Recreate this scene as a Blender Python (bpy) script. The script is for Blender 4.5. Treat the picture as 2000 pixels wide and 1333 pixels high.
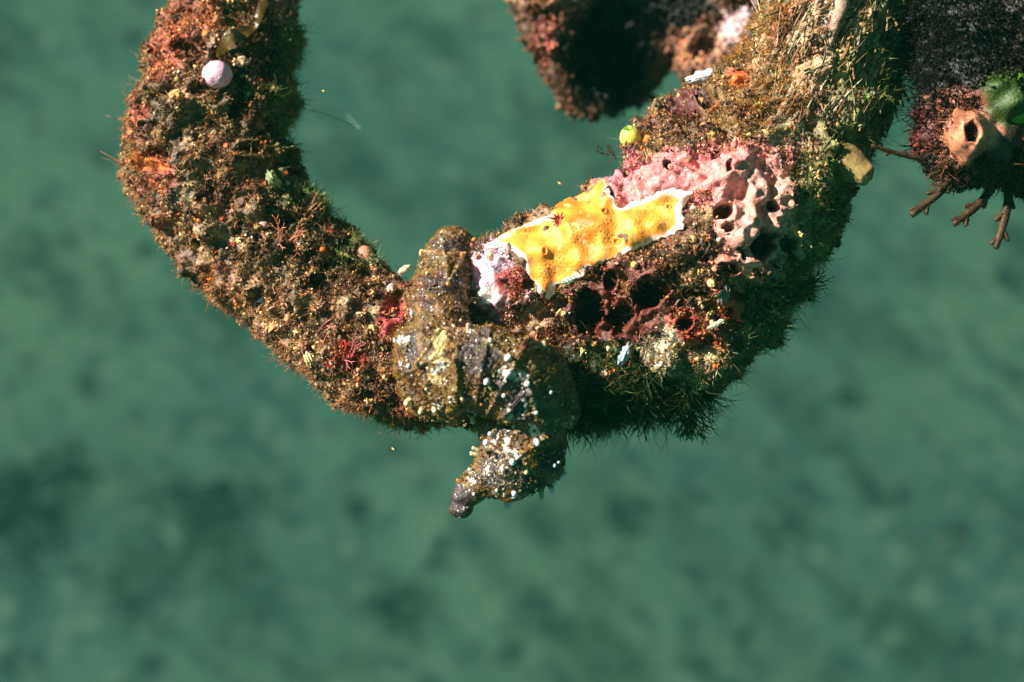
import bpy, math, random
import numpy as np
from mathutils import Vector, Matrix
from mathutils.bvhtree import BVHTree

for o in list(bpy.data.objects):
    bpy.data.objects.remove(o)
SC = bpy.context.scene
COL = SC.collection
rng = np.random.default_rng(7)
random.seed(7)
R = math.radians

# ------------------------------------------------------------------ frame of reference
K = 0.00015                 # metres per unit of the branch's working grid (frame is 0.30 m wide)
DIST = 0.55                 # camera to branch
HEIGHT = 1.55               # branch height above the sea bed
PITCH = R(48)               # the diver looks down on the bed
BASIS = Matrix.Rotation(-PITCH, 4, 'X')
ORG = Vector((0, 0, HEIGHT))

# ------------------------------------------------------------------ camera
cam = bpy.data.cameras.new('camera')
cam_o = bpy.data.objects.new('camera', cam); COL.objects.link(cam_o)
cam.sensor_width = 36; cam.lens = 36 * DIST / 0.30
cam.clip_start = 0.02; cam.clip_end = 200
cam_o.matrix_world = Matrix.Translation(ORG) @ BASIS @ Matrix.Translation((0, -DIST, 0)) @ Matrix.Rotation(R(90), 4, 'X')
cam.dof.use_dof = True; cam.dof.focus_distance = DIST - 0.018; cam.dof.aperture_fstop = 8.5
SC.camera = cam_o

# ------------------------------------------------------------------ light
L = (BASIS.to_3x3() @ Vector((-0.76, -0.46, 0.46))).normalized()       # towards the light
elev = math.asin(L.z); azim = math.atan2(L.x, L.y)
w = bpy.data.worlds.new('World'); SC.world = w; w.use_nodes = True
nt = w.node_tree; nt.nodes.clear()
sky = nt.nodes.new('ShaderNodeTexSky'); sky.sky_type = 'NISHITA'; sky.sun_disc = False
sky.sun_elevation = elev; sky.sun_rotation = azim
tint = nt.nodes.new('ShaderNodeMix'); tint.data_type = 'RGBA'; tint.blend_type = 'MULTIPLY'
tint.inputs[0].default_value = 1; tint.inputs[7].default_value = (0.15, 0.60, 0.38, 1)     # daylight filtered by green water
bg = nt.nodes.new('ShaderNodeBackground'); bg.inputs[1].default_value = 0.05
wo = nt.nodes.new('ShaderNodeOutputWorld')
nt.links.new(sky.outputs[0], tint.inputs[6]); nt.links.new(tint.outputs[2], bg.inputs[0]); nt.links.new(bg.outputs[0], wo.inputs[0])
sl = bpy.data.lights.new('sun', 'SUN'); sl.energy = 5.0; sl.angle = R(0.5); sl.color = (1.0, 0.93, 0.84)
so = bpy.data.objects.new('sun', sl); COL.objects.link(so)
so.rotation_euler = L.to_track_quat('Z', 'Y').to_euler(); so.location = (0, 0, 4)
SC.view_settings.view_transform = 'Standard'; SC.view_settings.look = 'None'
SC.view_settings.exposure = 1.3; SC.view_settings.gamma = 1
SC.cycles.use_denoising = True
SC.cycles.max_bounces = 5; SC.cycles.volume_bounces = 1; SC.cycles.diffuse_bounces = 3
SC.cycles.transparent_max_bounces = 8

# ------------------------------------------------------------------ helpers
def lin(c):
    c = np.asarray(c, float) / 255.0
    return np.where(c <= 0.04045, c / 12.92, ((c + 0.055) / 1.055) ** 2.4)

def hsh(ix, iy, iz, s):
    h = (ix * 374761393 + iy * 668265263 + iz * 2147483647 + s * 1274126177) & 0xffffffff
    h = ((h ^ (h >> 13)) * 1274126177) & 0xffffffff
    h = ((h ^ (h >> 16)) * 2246822519) & 0xffffffff
    return ((h ^ (h >> 15)) & 0xffffff) / float(0xffffff)

def noise(p, scale, seed=0):
    q = p / scale + seed * 17.31
    f0 = np.floor(q); f = q - f0; i = f0.astype(np.int64)
    f = f * f * (3 - 2 * f)
    r = 0
    for dx in (0, 1):
        wx = f[:, 0] if dx else 1 - f[:, 0]
        for dy in (0, 1):
            wy = f[:, 1] if dy else 1 - f[:, 1]
            for dz in (0, 1):
                wz = f[:, 2] if dz else 1 - f[:, 2]
                r = r + wx * wy * wz * hsh(i[:, 0] + dx, i[:, 1] + dy, i[:, 2] + dz, seed)
    return r * 2 - 1

def fbm(p, scale, seed=0, octs=3):
    a, r, t = 1.0, 0, 0
    for k in range(octs):
        r = r + a * noise(p, scale, seed + k * 7); t += a; a *= 0.55; scale *= 0.5
    return r / t

def cells(p, scale, seed=0):
    """distance to nearest jittered lattice point (units of scale) and a random value of that cell"""
    q = p / scale; i0 = np.floor(q).astype(np.int64)
    best = np.full(len(p), 9.0); val = np.zeros(len(p))
    for dx in (-1, 0, 1):
        for dy in (-1, 0, 1):
            for dz in (-1, 0, 1):
                c = i0 + np.array([dx, dy, dz])
                j = np.stack([hsh(c[:, 0], c[:, 1], c[:, 2], seed + k) for k in (1, 2, 3)], 1)
                d = np.linalg.norm(c + j - q, axis=1)
                m = d < best
                best[m] = d[m]; val[m] = hsh(c[:, 0], c[:, 1], c[:, 2], seed + 9)[m]
    return best, val

def sstep(a, b, x):
    t = np.clip((x - a) / (b - a), 0, 1)
    return t * t * (3 - 2 * t)

def G(u, v, w=0.0):          # working grid: u right, v down, w away from the viewer -> local x, y, z
    return np.array([u - 1000.0, w, 666.5 - v])

def raw_mesh(name, V, F):
    """V (n,3) float, F list of (m,k) int arrays or python lists"""
    me = bpy.data.meshes.new(name)
    if isinstance(F, np.ndarray): F = [F]
    loops, starts, tot, n = [], [], [], 0
    for f in F:
        f = np.asarray(f, dtype=np.int32)
        if len(f) == 0: continue
        loops.append(f.ravel()); k = f.shape[1]
        starts.append(n + np.arange(len(f)) * k); tot.append(np.full(len(f), k)); n += f.size
    loops = np.concatenate(loops); starts = np.concatenate(starts)
    me.vertices.add(len(V)); me.vertices.foreach_set('co', np.asarray(V, np.float32).ravel())
    me.loops.add(len(loops)); me.loops.foreach_set('vertex_index', loops.astype(np.int32))
    me.polygons.add(len(starts)); me.polygons.foreach_set('loop_start', starts.astype(np.int32))
    me.update(calc_edges=True); me.validate()
    me.polygons.foreach_set('use_smooth', np.ones(len(me.polygons), bool))
    return me

def put(name, V, F, mat, col=None, parent=None, origin=None, flat=False):
    """link a mesh given on the working grid as ONE object; origin on the grid"""
    V = np.asarray(V, float)
    if origin is None: origin = V.mean(0)
    origin = np.asarray(origin, float)
    me = raw_mesh(name, (V - origin) * K, F)
    if flat: me.polygons.foreach_set('use_smooth', np.zeros(len(me.polygons), bool))
    if col is not None:
        at = me.color_attributes.new('Col', 'FLOAT_COLOR', 'POINT')
        c = np.ones((len(me.vertices), 4), np.float32); c[:, :3] = np.clip(col, 0.002, 0.95)
        at.data.foreach_set('color', c.ravel())
    me.materials.append(mat)
    o = bpy.data.objects.new(name, me); COL.objects.link(o)
    o['_g'] = [float(x) for x in origin]
    if parent is None:
        o.matrix_world = Matrix.Translation(ORG) @ BASIS @ Matrix.Translation(Vector(origin * K))
    else:
        o.parent = parent; o.location = Vector((origin - np.array(parent['_g'])) * K)
    return o

def tag(o, label=None, cat=None, group=None, kind=None):
    if label: o['label'] = label
    if cat: o['category'] = cat
    if group: o['group'] = group
    if kind: o['kind'] = kind
    return o

def thing(name, origin, label, cat, group=None):
    o = bpy.data.objects.new(name, None); COL.objects.link(o); o.empty_display_size = 0.01
    o['_g'] = [float(x) for x in origin]
    o.matrix_world = Matrix.Translation(ORG) @ BASIS @ Matrix.Translation(Vector(np.asarray(origin) * K))
    return tag(o, label, cat, group)

def catmull(P, n=8):
    P = np.asarray(P, float); out = []
    Q = np.vstack([2 * P[0] - P[1], P, 2 * P[-1] - P[-2]])
    for i in range(1, len(Q) - 2):
        for t in np.arange(n) / n:
            a, b, c, d = Q[i - 1], Q[i], Q[i + 1], Q[i + 2]
            out.append(0.5 * ((2 * b) + (c - a) * t + (2 * a - 5 * b + 4 * c - d) * t * t + (3 * b - a - 3 * c + d) * t ** 3))
    out.append(P[-1]); return np.array(out)

def tube(P, segs=24, n=8, cap=True):
    """P rows (x,y,z,r) -> V, tri faces. closed"""
    C = catmull(P, n) if n else np.asarray(P, float)
    pts, rad = C[:, :3], C[:, 3]
    T = np.gradient(pts, axis=0); T /= np.linalg.norm(T, axis=1)[:, None] + 1e-9
    up = np.array([0.13, 1.0, 0.09]); N = []
    for t in T:
        a = up - t * up.dot(t)
        if np.linalg.norm(a) < 1e-3: a = np.array([1.0, 0, 0]) - t * t[0]
        a /= np.linalg.norm(a); up = a; N.append(a)
    N = np.array(N); B = np.cross(T, N)
    ang = np.linspace(0, 2 * math.pi, segs, endpoint=False)
    V = pts[:, None] + rad[:, None, None] * (np.cos(ang)[None, :, None] * N[:, None] + np.sin(ang)[None, :, None] * B[:, None])
    m = len(pts); V = V.reshape(-1, 3); F = []
    for i in range(m - 1):
        a = i * segs + np.arange(segs); b = i * segs + (np.arange(segs) + 1) % segs
        F.append(np.stack([a, b, b + segs], 1)); F.append(np.stack([a, b + segs, a + segs], 1))
    F = np.concatenate(F)
    if cap:
        k = len(V)
        V = np.vstack([V, pts[0] - T[0] * rad[0] * 0.6, pts[-1] + T[-1] * rad[-1] * 0.6])
        a = np.arange(segs); b = (a + 1) % segs; e = (m - 1) * segs
        F = np.vstack([F, np.stack([b, a, np.full(segs, k)], 1), np.stack([a + e, b + e, np.full(segs, k + 1)], 1)])
    return V, F

def ico(sub=1):
    import bmesh
    bm = bmesh.new(); bmesh.ops.create_icosphere(bm, subdivisions=sub, radius=1)
    V = np.array([v.co[:] for v in bm.verts]); F = np.array([[v.index for v in f.verts] for f in bm.faces]); bm.free()
    return V, F
ICO1, ICO2, ICO3, ICO4 = ico(1), ico(2), ico(3), ico(4)

def ball(c, r, sub=ICO3, rot=0.0, rough=0.0, rs=10, seed=0):
    V, F = sub; r = np.asarray(r, float) * np.ones(3)
    X = V * r
    if rough: X = X * (1 + rough * fbm(V * 30, rs, seed, 3))[:, None]
    c_, s_ = math.cos(rot), math.sin(rot)
    X = np.stack([X[:, 0] * c_ - X[:, 2] * s_, X[:, 1], X[:, 0] * s_ + X[:, 2] * c_], 1)
    return X + np.asarray(c), F.copy()

def join(parts):
    Vs, Fs, n = [], [], 0
    for V, F in parts:
        Vs.append(V); Fs.append(np.asarray(F) + n); n += len(V)
    return np.vstack(Vs), np.vstack(Fs)

def remesh(V, F, voxel, smooth=2):
    """weld overlapping closed pieces into one skin"""
    me = raw_mesh('tmp', V, F); o = bpy.data.objects.new('tmp', me); COL.objects.link(o)
    m = o.modifiers.new('r', 'REMESH'); m.mode = 'VOXEL'; m.voxel_size = voxel; m.use_smooth_shade = True
    if smooth:
        s = o.modifiers.new('s', 'SMOOTH'); s.factor = 0.6; s.iterations = smooth
    dg = bpy.context.evaluated_depsgraph_get(); ev = o.evaluated_get(dg); em = ev.to_mesh()
    n = len(em.vertices); VV = np.empty(n * 3, np.float32); em.vertices.foreach_get('co', VV)
    ls = np.empty(len(em.polygons), np.int32); lt = np.empty(len(em.polygons), np.int32); li = np.empty(len(em.loops), np.int32)
    em.polygons.foreach_get('loop_start', ls); em.polygons.foreach_get('loop_total', lt); em.loops.foreach_get('vertex_index', li)
    q = lt == 4; Q = li[ls[q][:, None] + np.arange(4)]
    t = lt == 3; Tt = li[ls[t][:, None] + np.arange(3)]
    ev.to_mesh_clear(); bpy.data.objects.remove(o); bpy.data.meshes.remove(me)
    Fo = np.vstack([Q[:, [0, 1, 2]], Q[:, [0, 2, 3]], Tt]) if len(Tt) else np.vstack([Q[:, [0, 1, 2]], Q[:, [0, 2, 3]]])
    return VV.reshape(-1, 3).astype(float), Fo

def vnormals(V, F):
    n = np.cross(V[F[:, 1]] - V[F[:, 0]], V[F[:, 2]] - V[F[:, 0]])
    N = np.zeros_like(V)
    for k in range(3):
        for a in range(3):
            N[:, a] += np.bincount(F[:, k], n[:, a], len(V))
    return N / (np.linalg.norm(N, axis=1)[:, None] + 1e-9)

# ------------------------------------------------------------------ materials
def mat_col(name, rough=0.6, spec=0.5, bump=0.4, bscale=1800, sss=0.0, mottle=0.35, coat=0.0, mscale=900):
    m = bpy.data.materials.new(name); m.use_nodes = True; n = m.node_tree; b = n.nodes['Principled BSDF']
    at = n.nodes.new('ShaderNodeAttribute'); at.attribute_name = 'Col'
    tc = n.nodes.new('ShaderNodeTexCoord')
    nz = n.nodes.new('ShaderNodeTexNoise'); nz.inputs['Scale'].default_value = mscale; nz.inputs['Detail'].default_value = 5
    mr = n.nodes.new('ShaderNodeMapRange'); mr.inputs[1].default_value = 0.3; mr.inputs[2].default_value = 0.7
    mr.inputs[3].default_value = 1 - mottle; mr.inputs[4].default_value = 1 + mottle
    mx = n.nodes.new('ShaderNodeVectorMath'); mx.operation = 'SCALE'
    n.links.new(tc.outputs['Object'], nz.inputs['Vector']); n.links.new(nz.outputs['Fac'], mr.inputs[0])
    n.links.new(at.outputs['Color'], mx.inputs[0]); n.links.new(mr.outputs[0], mx.inputs['Scale'])
    n.links.new(mx.outputs[0], b.inputs['Base Color'])
    b.inputs['Roughness'].default_value = rough; b.inputs['Specular IOR Level'].default_value = spec
    b.inputs['Coat Weight'].default_value = coat; b.inputs['Coat Roughness'].default_value = 0.15
    if sss:
        b.inputs['Subsurface Weight'].default_value = sss; b.inputs['Subsurface Scale'].default_value = 0.0015
        b.inputs['Subsurface Radius'].default_value = (1, 0.5, 0.25)
    if bump:
        n2 = n.nodes.new('ShaderNodeTexNoise'); n2.inputs['Scale'].default_value = bscale; n2.inputs['Detail'].default_value = 4
        bp = n.nodes.new('ShaderNodeBump'); bp.inputs['Strength'].default_value = bump; bp.inputs['Distance'].default_value = 0.0006
        n.links.new(tc.outputs['Object'], n2.inputs['Vector']); n.links.new(n2.outputs['Fac'], bp.inputs['Height'])
        n.links.new(bp.outputs[0], b.inputs['Normal'])
    return m

M_CRUST = mat_col('crust', 0.5, 0.5, 0.7, 1500)
M_TURF = mat_col('turf', 0.6, 0.25, 0.0)
M_WET = mat_col('wet', 0.3, 0.5, 0.35, 1200, mottle=0.25)
M_SKIN = mat_col('seahorse_skin', 0.4, 0.5, 0.8, 2200, mottle=0.35, mscale=1500, coat=0.12)
M_SPONGE = mat_col('sponge', 0.45, 0.3, 0.25, 2500, mottle=0.06)
M_PALE = mat_col('pale', 0.45, 0.4, 0.35, 1600, mottle=0.12)
M_HAIR = mat_col('hair', 0.8, 0.05, 0.0, mottle=0.15)

def mat_glassy(name, col, alpha, rough=0.2):
    m = bpy.data.materials.new(name); m.use_nodes = True; b = m.node_tree.nodes['Principled BSDF']
    b.inputs['Base Color'].default_value = (*col, 1); b.inputs['Roughness'].default_value = rough; b.inputs['Alpha'].default_value = alpha
    return m

# ------------------------------------------------------------------ sea bed
def make_seabed():
    n = 260; t = np.linspace(-1, 1, n); g = np.sign(t) * (0.25 * np.abs(t) + 0.75 * np.abs(t) ** 3) * 16
    X, Y = np.meshgrid(g, g); Y = Y + 1.5
    P = np.stack([X.ravel(), Y.ravel(), np.zeros(n * n)], 1)
    d = P.copy(); a = R(52); d[:, 0] = (P[:, 0] * math.cos(a) + P[:, 1] * math.sin(a)) ; d[:, 1] = (-P[:, 0] * math.sin(a) + P[:, 1] * math.cos(a)) * 0.3
    P[:, 2] = 0.018 * fbm(d, 0.22, 3, 3) + 0.05 * fbm(P, 1.3, 5, 2)
    i = np.arange(n - 1)[:, None] * n + np.arange(n - 1)[None]; i = i.ravel()
    me = raw_mesh('sea_bed', P, np.stack([i, i + 1, i + n + 1, i + n], 1))
    m = bpy.data.materials.new('sand'); m.use_nodes = True; nd = m.node_tree; b = nd.nodes['Principled BSDF']; b.inputs['Roughness'].default_value = 0.95
    b.inputs['Specular IOR Level'].default_value = 0.1
    tc = nd.nodes.new('ShaderNodeTexCoord')
    def nz(scale, det, rotz, sx, sy, lo, hi):
        mp = nd.nodes.new('ShaderNodeMapping'); mp.vector_type = 'TEXTURE'; mp.inputs['Rotation'].default_value[2] = rotz; mp.inputs['Scale'].default_value = (sx, sy, 1)
        t_ = nd.nodes.new('ShaderNodeTexNoise'); t_.inputs['Scale'].default_value = scale; t_.inputs['Detail'].default_value = det
        r_ = nd.nodes.new('ShaderNodeMapRange'); r_.inputs[1].default_value = lo; r_.inputs[2].default_value = hi; r_.interpolation_type = 'SMOOTHSTEP'
        nd.links.new(tc.outputs['Object'], mp.inputs[0]); nd.links.new(mp.outputs[0], t_.inputs['Vector']); nd.links.new(t_.outputs['Fac'], r_.inputs[0])
        return r_.outputs[0]
    def mix(f, a, b_):
        x = nd.nodes.new('ShaderNodeMix'); x.data_type = 'RGBA'; nd.links.new(f, x.inputs[0])
        for k, s in ((6, a), (7, b_)):
            if isinstance(s, tuple): x.inputs[k].default_value = (*s, 1)
            else: nd.links.new(s, x.inputs[k])
        return x.outputs[2]
    c = mix(nz(1.6, 5, 0, 1, 1, 0.35, 0.65), (0.016, 0.052, 0.041), (0.030, 0.075, 0.047))
    c = mix(nz(9.5, 5, R(-52), 2.4, 0.9, 0.47, 0.68), c, (0.008, 0.030, 0.021))
    c = mix(nz(13, 3, R(20), 1, 1, 0.60, 0.69), c, (0.003, 0.014, 0.012))
    c = mix(nz(26, 4, R(-52), 1.5, 0.8, 0.5, 0.7), c, (0.008, 0.032, 0.027))
    c = mix(nz(40, 3, 0, 1, 1, 0.52, 0.75), c, (0.046, 0.088, 0.062))
    nd.links.new(c, b.inputs['Base Color'])
    me.materials.append(m)
    o = bpy.data.objects.new('sea_bed', me); COL.objects.link(o); o['kind'] = 'structure'
    return o
make_seabed()

# ------------------------------------------------------------------ the branch
def path(rows): return np.array([[*G(u, v, w_), r] for u, v, w_, r in rows])
BR = []
BR.append(tube(path([(432, -110, 270, 118), (408, 40, 235, 132), (388, 170, 200, 154), (382, 290, 160, 160), (440, 410, 115, 144),
                     (545, 520, 75, 132), (660, 626, 45, 128), (785, 690, 20, 126), (920, 712, 5, 114), (1060, 705, 0, 116), (1200, 690, 10, 130), (1300, 640, 0, 150)]), 32))
BR.append(tube(path([(1012, 552, -45, 76), (1080, 520, -45, 102), (1180, 512, -35, 146), (1300, 490, -20, 185), (1420, 400, 0, 200), (1530, 255, 20, 165),
                     (1615, 110, 40, 150), (1665, -30, 60, 148), (1710, -130, 80, 150)]), 36))
BR.append(tube(path([(1200, 640, 0, 130), (1310, 615, -20, 164), (1395, 552, -15, 140), (1460, 480, -5, 140)]), 30))
BR.append(tube(path([(1290, 300, 30, 70), (1350, 235, 30, 60), (1420, 190, 30, 60)]), 20))
BR.append(ball(G(1010, 556, -45), (84, 84, 96), ICO4))
V, F = remesh(*join(BR), 4.0, 6)
N = vnormals(V, F)
if (N * (V - V.mean(0))).sum() < 0: pass

def uvw(V): return V[:, 0] + 1000, 666.5 - V[:, 2], V[:, 1]

# lumps (u,v,ru,rv,angle,height) and pits (u,v,ru,rv,depth,rim)
LUMPS = [(1399, 352, 70, 34, -28, 20), (1285, 370, 60, 30, -10, 14), (1453, 385, 24, 46, 12, 24), (1501, 400, 22, 42, 5, 16), (1416, 446, 40, 42, 0, 30),
         (1420, 520, 50, 24, 0, 16), (1232, 310, 26, 30, 0, 16), (1295, 262, 34, 28, 10, 22), (1352, 205, 36, 30, 0, 24), (1392, 215, 26, 30, 0, 20),
         (1410, 602, 34, 30, 30, 14), (1338, 655, 36, 24, 0, 12), (975, 560, 40, 60, 15, 10), (1280, 690, 26, 36, 10, 16), (1375, 700, 22, 34, 20, 18),
         (1330, 720, 30, 36, 0, 14), (1480, 640, 30, 24, 0, 12), (1530, 560, 30, 26, 0, 12), (300, 200, 60, 70, 0, 10), (270, 310, 40, 30, 0, 14),
         (330, 90, 50, 60, 10, 14), (640, 380, 40, 34, 0, 18), (720, 520, 40, 30, 0, 10), (640, 700, 50, 30, 30, 12), (480, 200, 60, 40, 0, 10),
         (1590, 330, 60, 50, 0, 14), (1640, 220, 40, 50, 0, 16), (1540, 480, 36, 30, 0, 16), (1460, 290, 44, 36, 0, 14), (1560, 380, 30, 50, 10, 16)]
RP = random.Random(5)
PITS = [(RP.gauss(1400, 75), RP.gauss(500, 75), RP.uniform(4, 10), RP.uniform(4, 11), RP.uniform(20, 40), RP.uniform(3, 6)) for _ in range(34)] + [(RP.uniform(240, 800), RP.uniform(60, 800), RP.uniform(9, 26), RP.uniform(8, 20), RP.uniform(16, 30), RP.uniform(2, 7)) for _ in range(90)] + [(1149, 611, 30, 46, 85, 14), (1208, 622, 27, 34, 70, 10), (1259, 575, 30, 31, 85, 14), (1186, 550, 13, 20, 45, 9), (1222, 352, 9, 20, 45, 6),
        (1388, 430, 18, 15, 55, 10), (1463, 482, 23, 29, 75, 10), (1414, 490, 6, 6, 25, 4), (1393, 526, 21, 13, 50, 8), (1345, 574, 36, 18, 60, 6),
        (1321, 634, 17, 12, 45, 9), (1357, 511, 8, 10, 30, 5), (1356, 482, 6, 11, 25, 4), (1445, 530, 7, 8, 25, 4), (1298, 345, 7, 8, 20, 6),
        (1376, 218, 16, 16, 36, 10), (1188, 396, 10, 14, 25, 2), (300, 250, 24, 14, 26, 4), (520, 260, 20, 26, 26, 0), (455, 215, 26, 20, 26, 0), (620, 560, 30, 18, 24, 0),
        (500, 100, 22, 34, 24, 0), (540, 440, 30, 22, 24, 0), (1510, 480, 14, 16, 40, 6), (1420, 640, 14, 12, 30, 4), (1290, 745, 30, 24, 30, 0)]
PATCH = [  # u,v,ru,rv,angle, srgb, strength
    (330, 30, 70, 120, 10, (136, 62, 34), .65), (320, 80, 36, 80, 20, (176, 72, 34), .5), (245, 225, 40, 46, 0, (170, 80, 50), .7), (290, 318, 48, 20, 15, (215, 100, 20), .9),
    (300, 350, 60, 25, 0, (130, 40, 30), .8), (395, 20, 34, 40, 0, (180, 85, 30), .5), (350, 190, 26, 16, 0, (210, 150, 110), .7), (520, 318, 20, 22, 0, (150, 50, 30), .8),
    (690, 695, 42, 26, 30, (165, 22, 24), .95), (770, 630, 26, 50, 0, (160, 40, 44), .8), (310, 430, 26, 16, 0, (170, 50, 40), .7), (1000, 300, 5, 5, 0, (0, 0, 0), 0),
    (830, 800, 70, 40, 10, (150, 70, 48), .6), (560, 240, 40, 300, 0, (120, 130, 84), .6), (620, 330, 70, 60, 20, (96, 104, 60), .6), (500, 130, 50, 90, 0, (40, 40, 26), .7),  # last patch paints shade on the limb's inner side
    (470, 300, 110, 60, -20, (120, 88, 56), .5), (560, 460, 90, 60, 30, (62, 52, 34), .7), (520, 620, 140, 50, 45, (158, 112, 78), .6),  # dark middle patch paints shade inside the lower bend
    (1360, 360, 200, 60, -8, (212, 128, 124), .95), (1200, 330, 50, 46, 0, (190, 100, 110), .9), (1399, 352, 76, 40, -28, (218, 130, 122), .98), (1453, 385, 28, 52, 12, (226, 140, 128), .98),
    (1501, 400, 28, 46, 5, (200, 140, 124), .8), (1416, 446, 46, 46, 0, (214, 150, 136), .95), (1420, 520, 54, 30, 0, (226, 132, 108), .95), (1480, 440, 90, 110, 0, (214, 150, 134), .8),
    (962, 548, 40, 70, 10, (212, 176, 196), .95), (980, 600, 60, 40, 0, (216, 160, 160), .85), (1001, 552, 30, 30, 20, (130, 40, 28), .98), (952, 575, 14, 26, -20, (240, 232, 224), .9),
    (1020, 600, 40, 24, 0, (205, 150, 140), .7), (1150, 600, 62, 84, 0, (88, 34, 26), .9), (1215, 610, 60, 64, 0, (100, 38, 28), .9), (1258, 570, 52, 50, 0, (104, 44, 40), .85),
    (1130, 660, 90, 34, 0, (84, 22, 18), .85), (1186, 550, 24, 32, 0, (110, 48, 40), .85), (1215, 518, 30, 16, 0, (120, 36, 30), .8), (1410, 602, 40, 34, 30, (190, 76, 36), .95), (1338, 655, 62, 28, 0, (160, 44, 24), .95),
    (1321, 628, 40, 30, 0, (150, 52, 32), .9), (1352, 205, 62, 40, -20, (88, 34, 34), .95), (1290, 265, 50, 40, 0, (84, 44, 34), .8), (1435, 170, 20, 18, 0, (230, 100, 50), .9),
    (1180, 740, 150, 80, 0, (34, 44, 32), .9), (1190, 690, 70, 24, 0, (44, 74, 20), .7), (1335, 720, 70, 50, 0, (176, 160, 112), .7), (1280, 680, 34, 44, 0, (190, 180, 150), .8),  # first patch paints the shadow that falls right of the seahorse
    (1610, 400, 80, 190, 28, (124, 128, 76), .75), (1690, 150, 70, 220, 28, (156, 152, 100), .65), (1500, 600, 80, 60, 0, (70, 78, 44), .8), (1580, 60, 110, 170, 28, (186, 150, 108), .7),
    (1530, 40, 20, 60, 25, (150, 70, 40), .8), (1612, 60, 12, 60, 22, (196, 170, 160), .8), (1500, 190, 60, 60, 0, (150, 112, 74), .6), (1430, 240, 70, 60, 0, (150, 116, 66), .5),
    (1505, 275, 50, 40, 0, (190, 176, 140), .5), (1585, 180, 30, 14, -40, (196, 150, 130), .6), (1440, 240, 8, 8, 0, (220, 140, 110), .8),
    (1545, 350, 22, 40, 10, (80, 104, 34), .8), (1060, 620, 60, 26, 0, (170, 136, 100), .7), (1240, 500, 40, 20, -20, (160, 124, 88), .5)]

def ell(u, v, cu, cv, ru, rv, ang=0.0):
    a = R(ang); du, dv = u - cu, v - cv
    x = du * math.cos(a) + dv * math.sin(a); y = -du * math.sin(a) + dv * math.cos(a)
    return np.sqrt((x / ru) ** 2 + (y / rv) ** 2)

u, v, ww = uvw(V); front = sstep(0.35, -0.15, N[:, 1])
# grain: long fibres on the upper right limb
al = R(62); rot = V.copy()
rot[:, 0] = (V[:, 0] * math.cos(al) + V[:, 2] * math.sin(al)) * 0.16
rot[:, 2] = -V[:, 0] * math.sin(al) + V[:, 2] * math.cos(al)
fib = sstep(330, 120, v) * sstep(1380, 1480, u)
d = 24 * fbm(V, 90, 1, 3) + 30 * fbm(V, 40, 2, 3) * (1 - 0.5 * fib) + 11 * fbm(V, 17, 4, 2) + fib * (13 * fbm(rot, 16, 8, 3))
cd, cv_ = cells(V, 26, 5)
d += (1 - fib) * 14 * (0.55 - cd) * (cv_ > 0.45)
for (a, b, ru, rv, ang, h) in LUMPS:
    e = ell(u + 5 * noise(V, 18, 3), v + 5 * noise(V, 18, 6), a, b, ru, rv, ang); d += h * sstep(1.15, 0.5, e) * front
V2 = V + N * d[:, None]
wob = 0.42 * fbm(V, 22, 12, 2)
pitm = np.zeros(len(V))
for (a, b, ru, rv, dep, rim) in PITS:
    e = ell(u, v, a, b, ru, rv, 0) * (1 + wob)
    V2 += N * (rim * np.exp(-((e - 1.15) / 0.22) ** 2) * front)[:, None]
    k = sstep(1.08, 0.72, e) * front; V2[:, 1] += dep * k; pitm = np.maximum(pitm, sstep(1.0, 0.7, e) * front)

def paint(V, n1=None):
    u, v, _ = uvw(V)
    c = np.zeros((len(V), 3))
    a1, a2, a3 = fbm(V, 60, 21, 3), fbm(V, 22, 22, 3), fbm(V, 8, 23, 2)
    tan, brn, oli, rus = lin((160, 128, 90)), lin((92, 68, 46)), lin((84, 86, 50)), lin((122, 68, 44))
    c[:] = brn
    m = sstep(-0.1, 0.45, a2)[:, None]; c = c * (1 - m) + tan * m
    m = (sstep(0.0, 0.5, a1) * 0.6)[:, None]; c = c * (1 - m) + rus * m
    m = (sstep(0.0, 0.5, -a1) * 0.5)[:, None]; c = c * (1 - m) + oli * m
    wu, wv = 14 * fbm(V, 26, 31, 3), 14 * fbm(V, 26, 37, 3)
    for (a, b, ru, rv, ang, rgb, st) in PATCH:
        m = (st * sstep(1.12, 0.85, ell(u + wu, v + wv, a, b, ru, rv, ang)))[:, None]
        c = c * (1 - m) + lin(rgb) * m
    c = c * (1 + 0.45 * a3)[:, None]
    return c
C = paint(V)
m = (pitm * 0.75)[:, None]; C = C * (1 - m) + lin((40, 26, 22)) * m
# pale knobbly coralline skin: fine bumps
pk = np.zeros(len(V))
for (a, b, ru, rv, ang, rgb, st) in PATCH:
    if rgb[0] > 185 and rgb[2] > 100: pk = np.maximum(pk, sstep(1.1, 0.8, ell(u, v, a, b, ru, rv, ang)))
cd, cv_ = cells(V2, 9, 15)
V2 += N * (pk * 3.2 * sstep(0.5, 0.1, cd) * (cv_ > 0.4))[:, None]
C += (pk * 0.16 * sstep(0.45, 0.1, cd) * (cv_ > 0.4))[:, None]
N2 = vnormals(V2, F)
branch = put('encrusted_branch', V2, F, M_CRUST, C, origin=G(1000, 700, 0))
tag(branch, 'thick brown curved branch crusted with growth, looping down from upper left to upper right', 'branch')
BVH = BVHTree.FromPolygons([tuple(x) for x in V2], [tuple(int(i) for i in f) for f in F])

def hit(u_, v_, bvh=None, default=0.0):
    h = (bvh or BVH).ray_cast(Vector(G(u_, v_, -1500)), Vector((0, 1, 0)))
    return (h[0].y, np.array(h[1])) if h[0] is not None else (default, np.array([0, -1.0, 0]))

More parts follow.
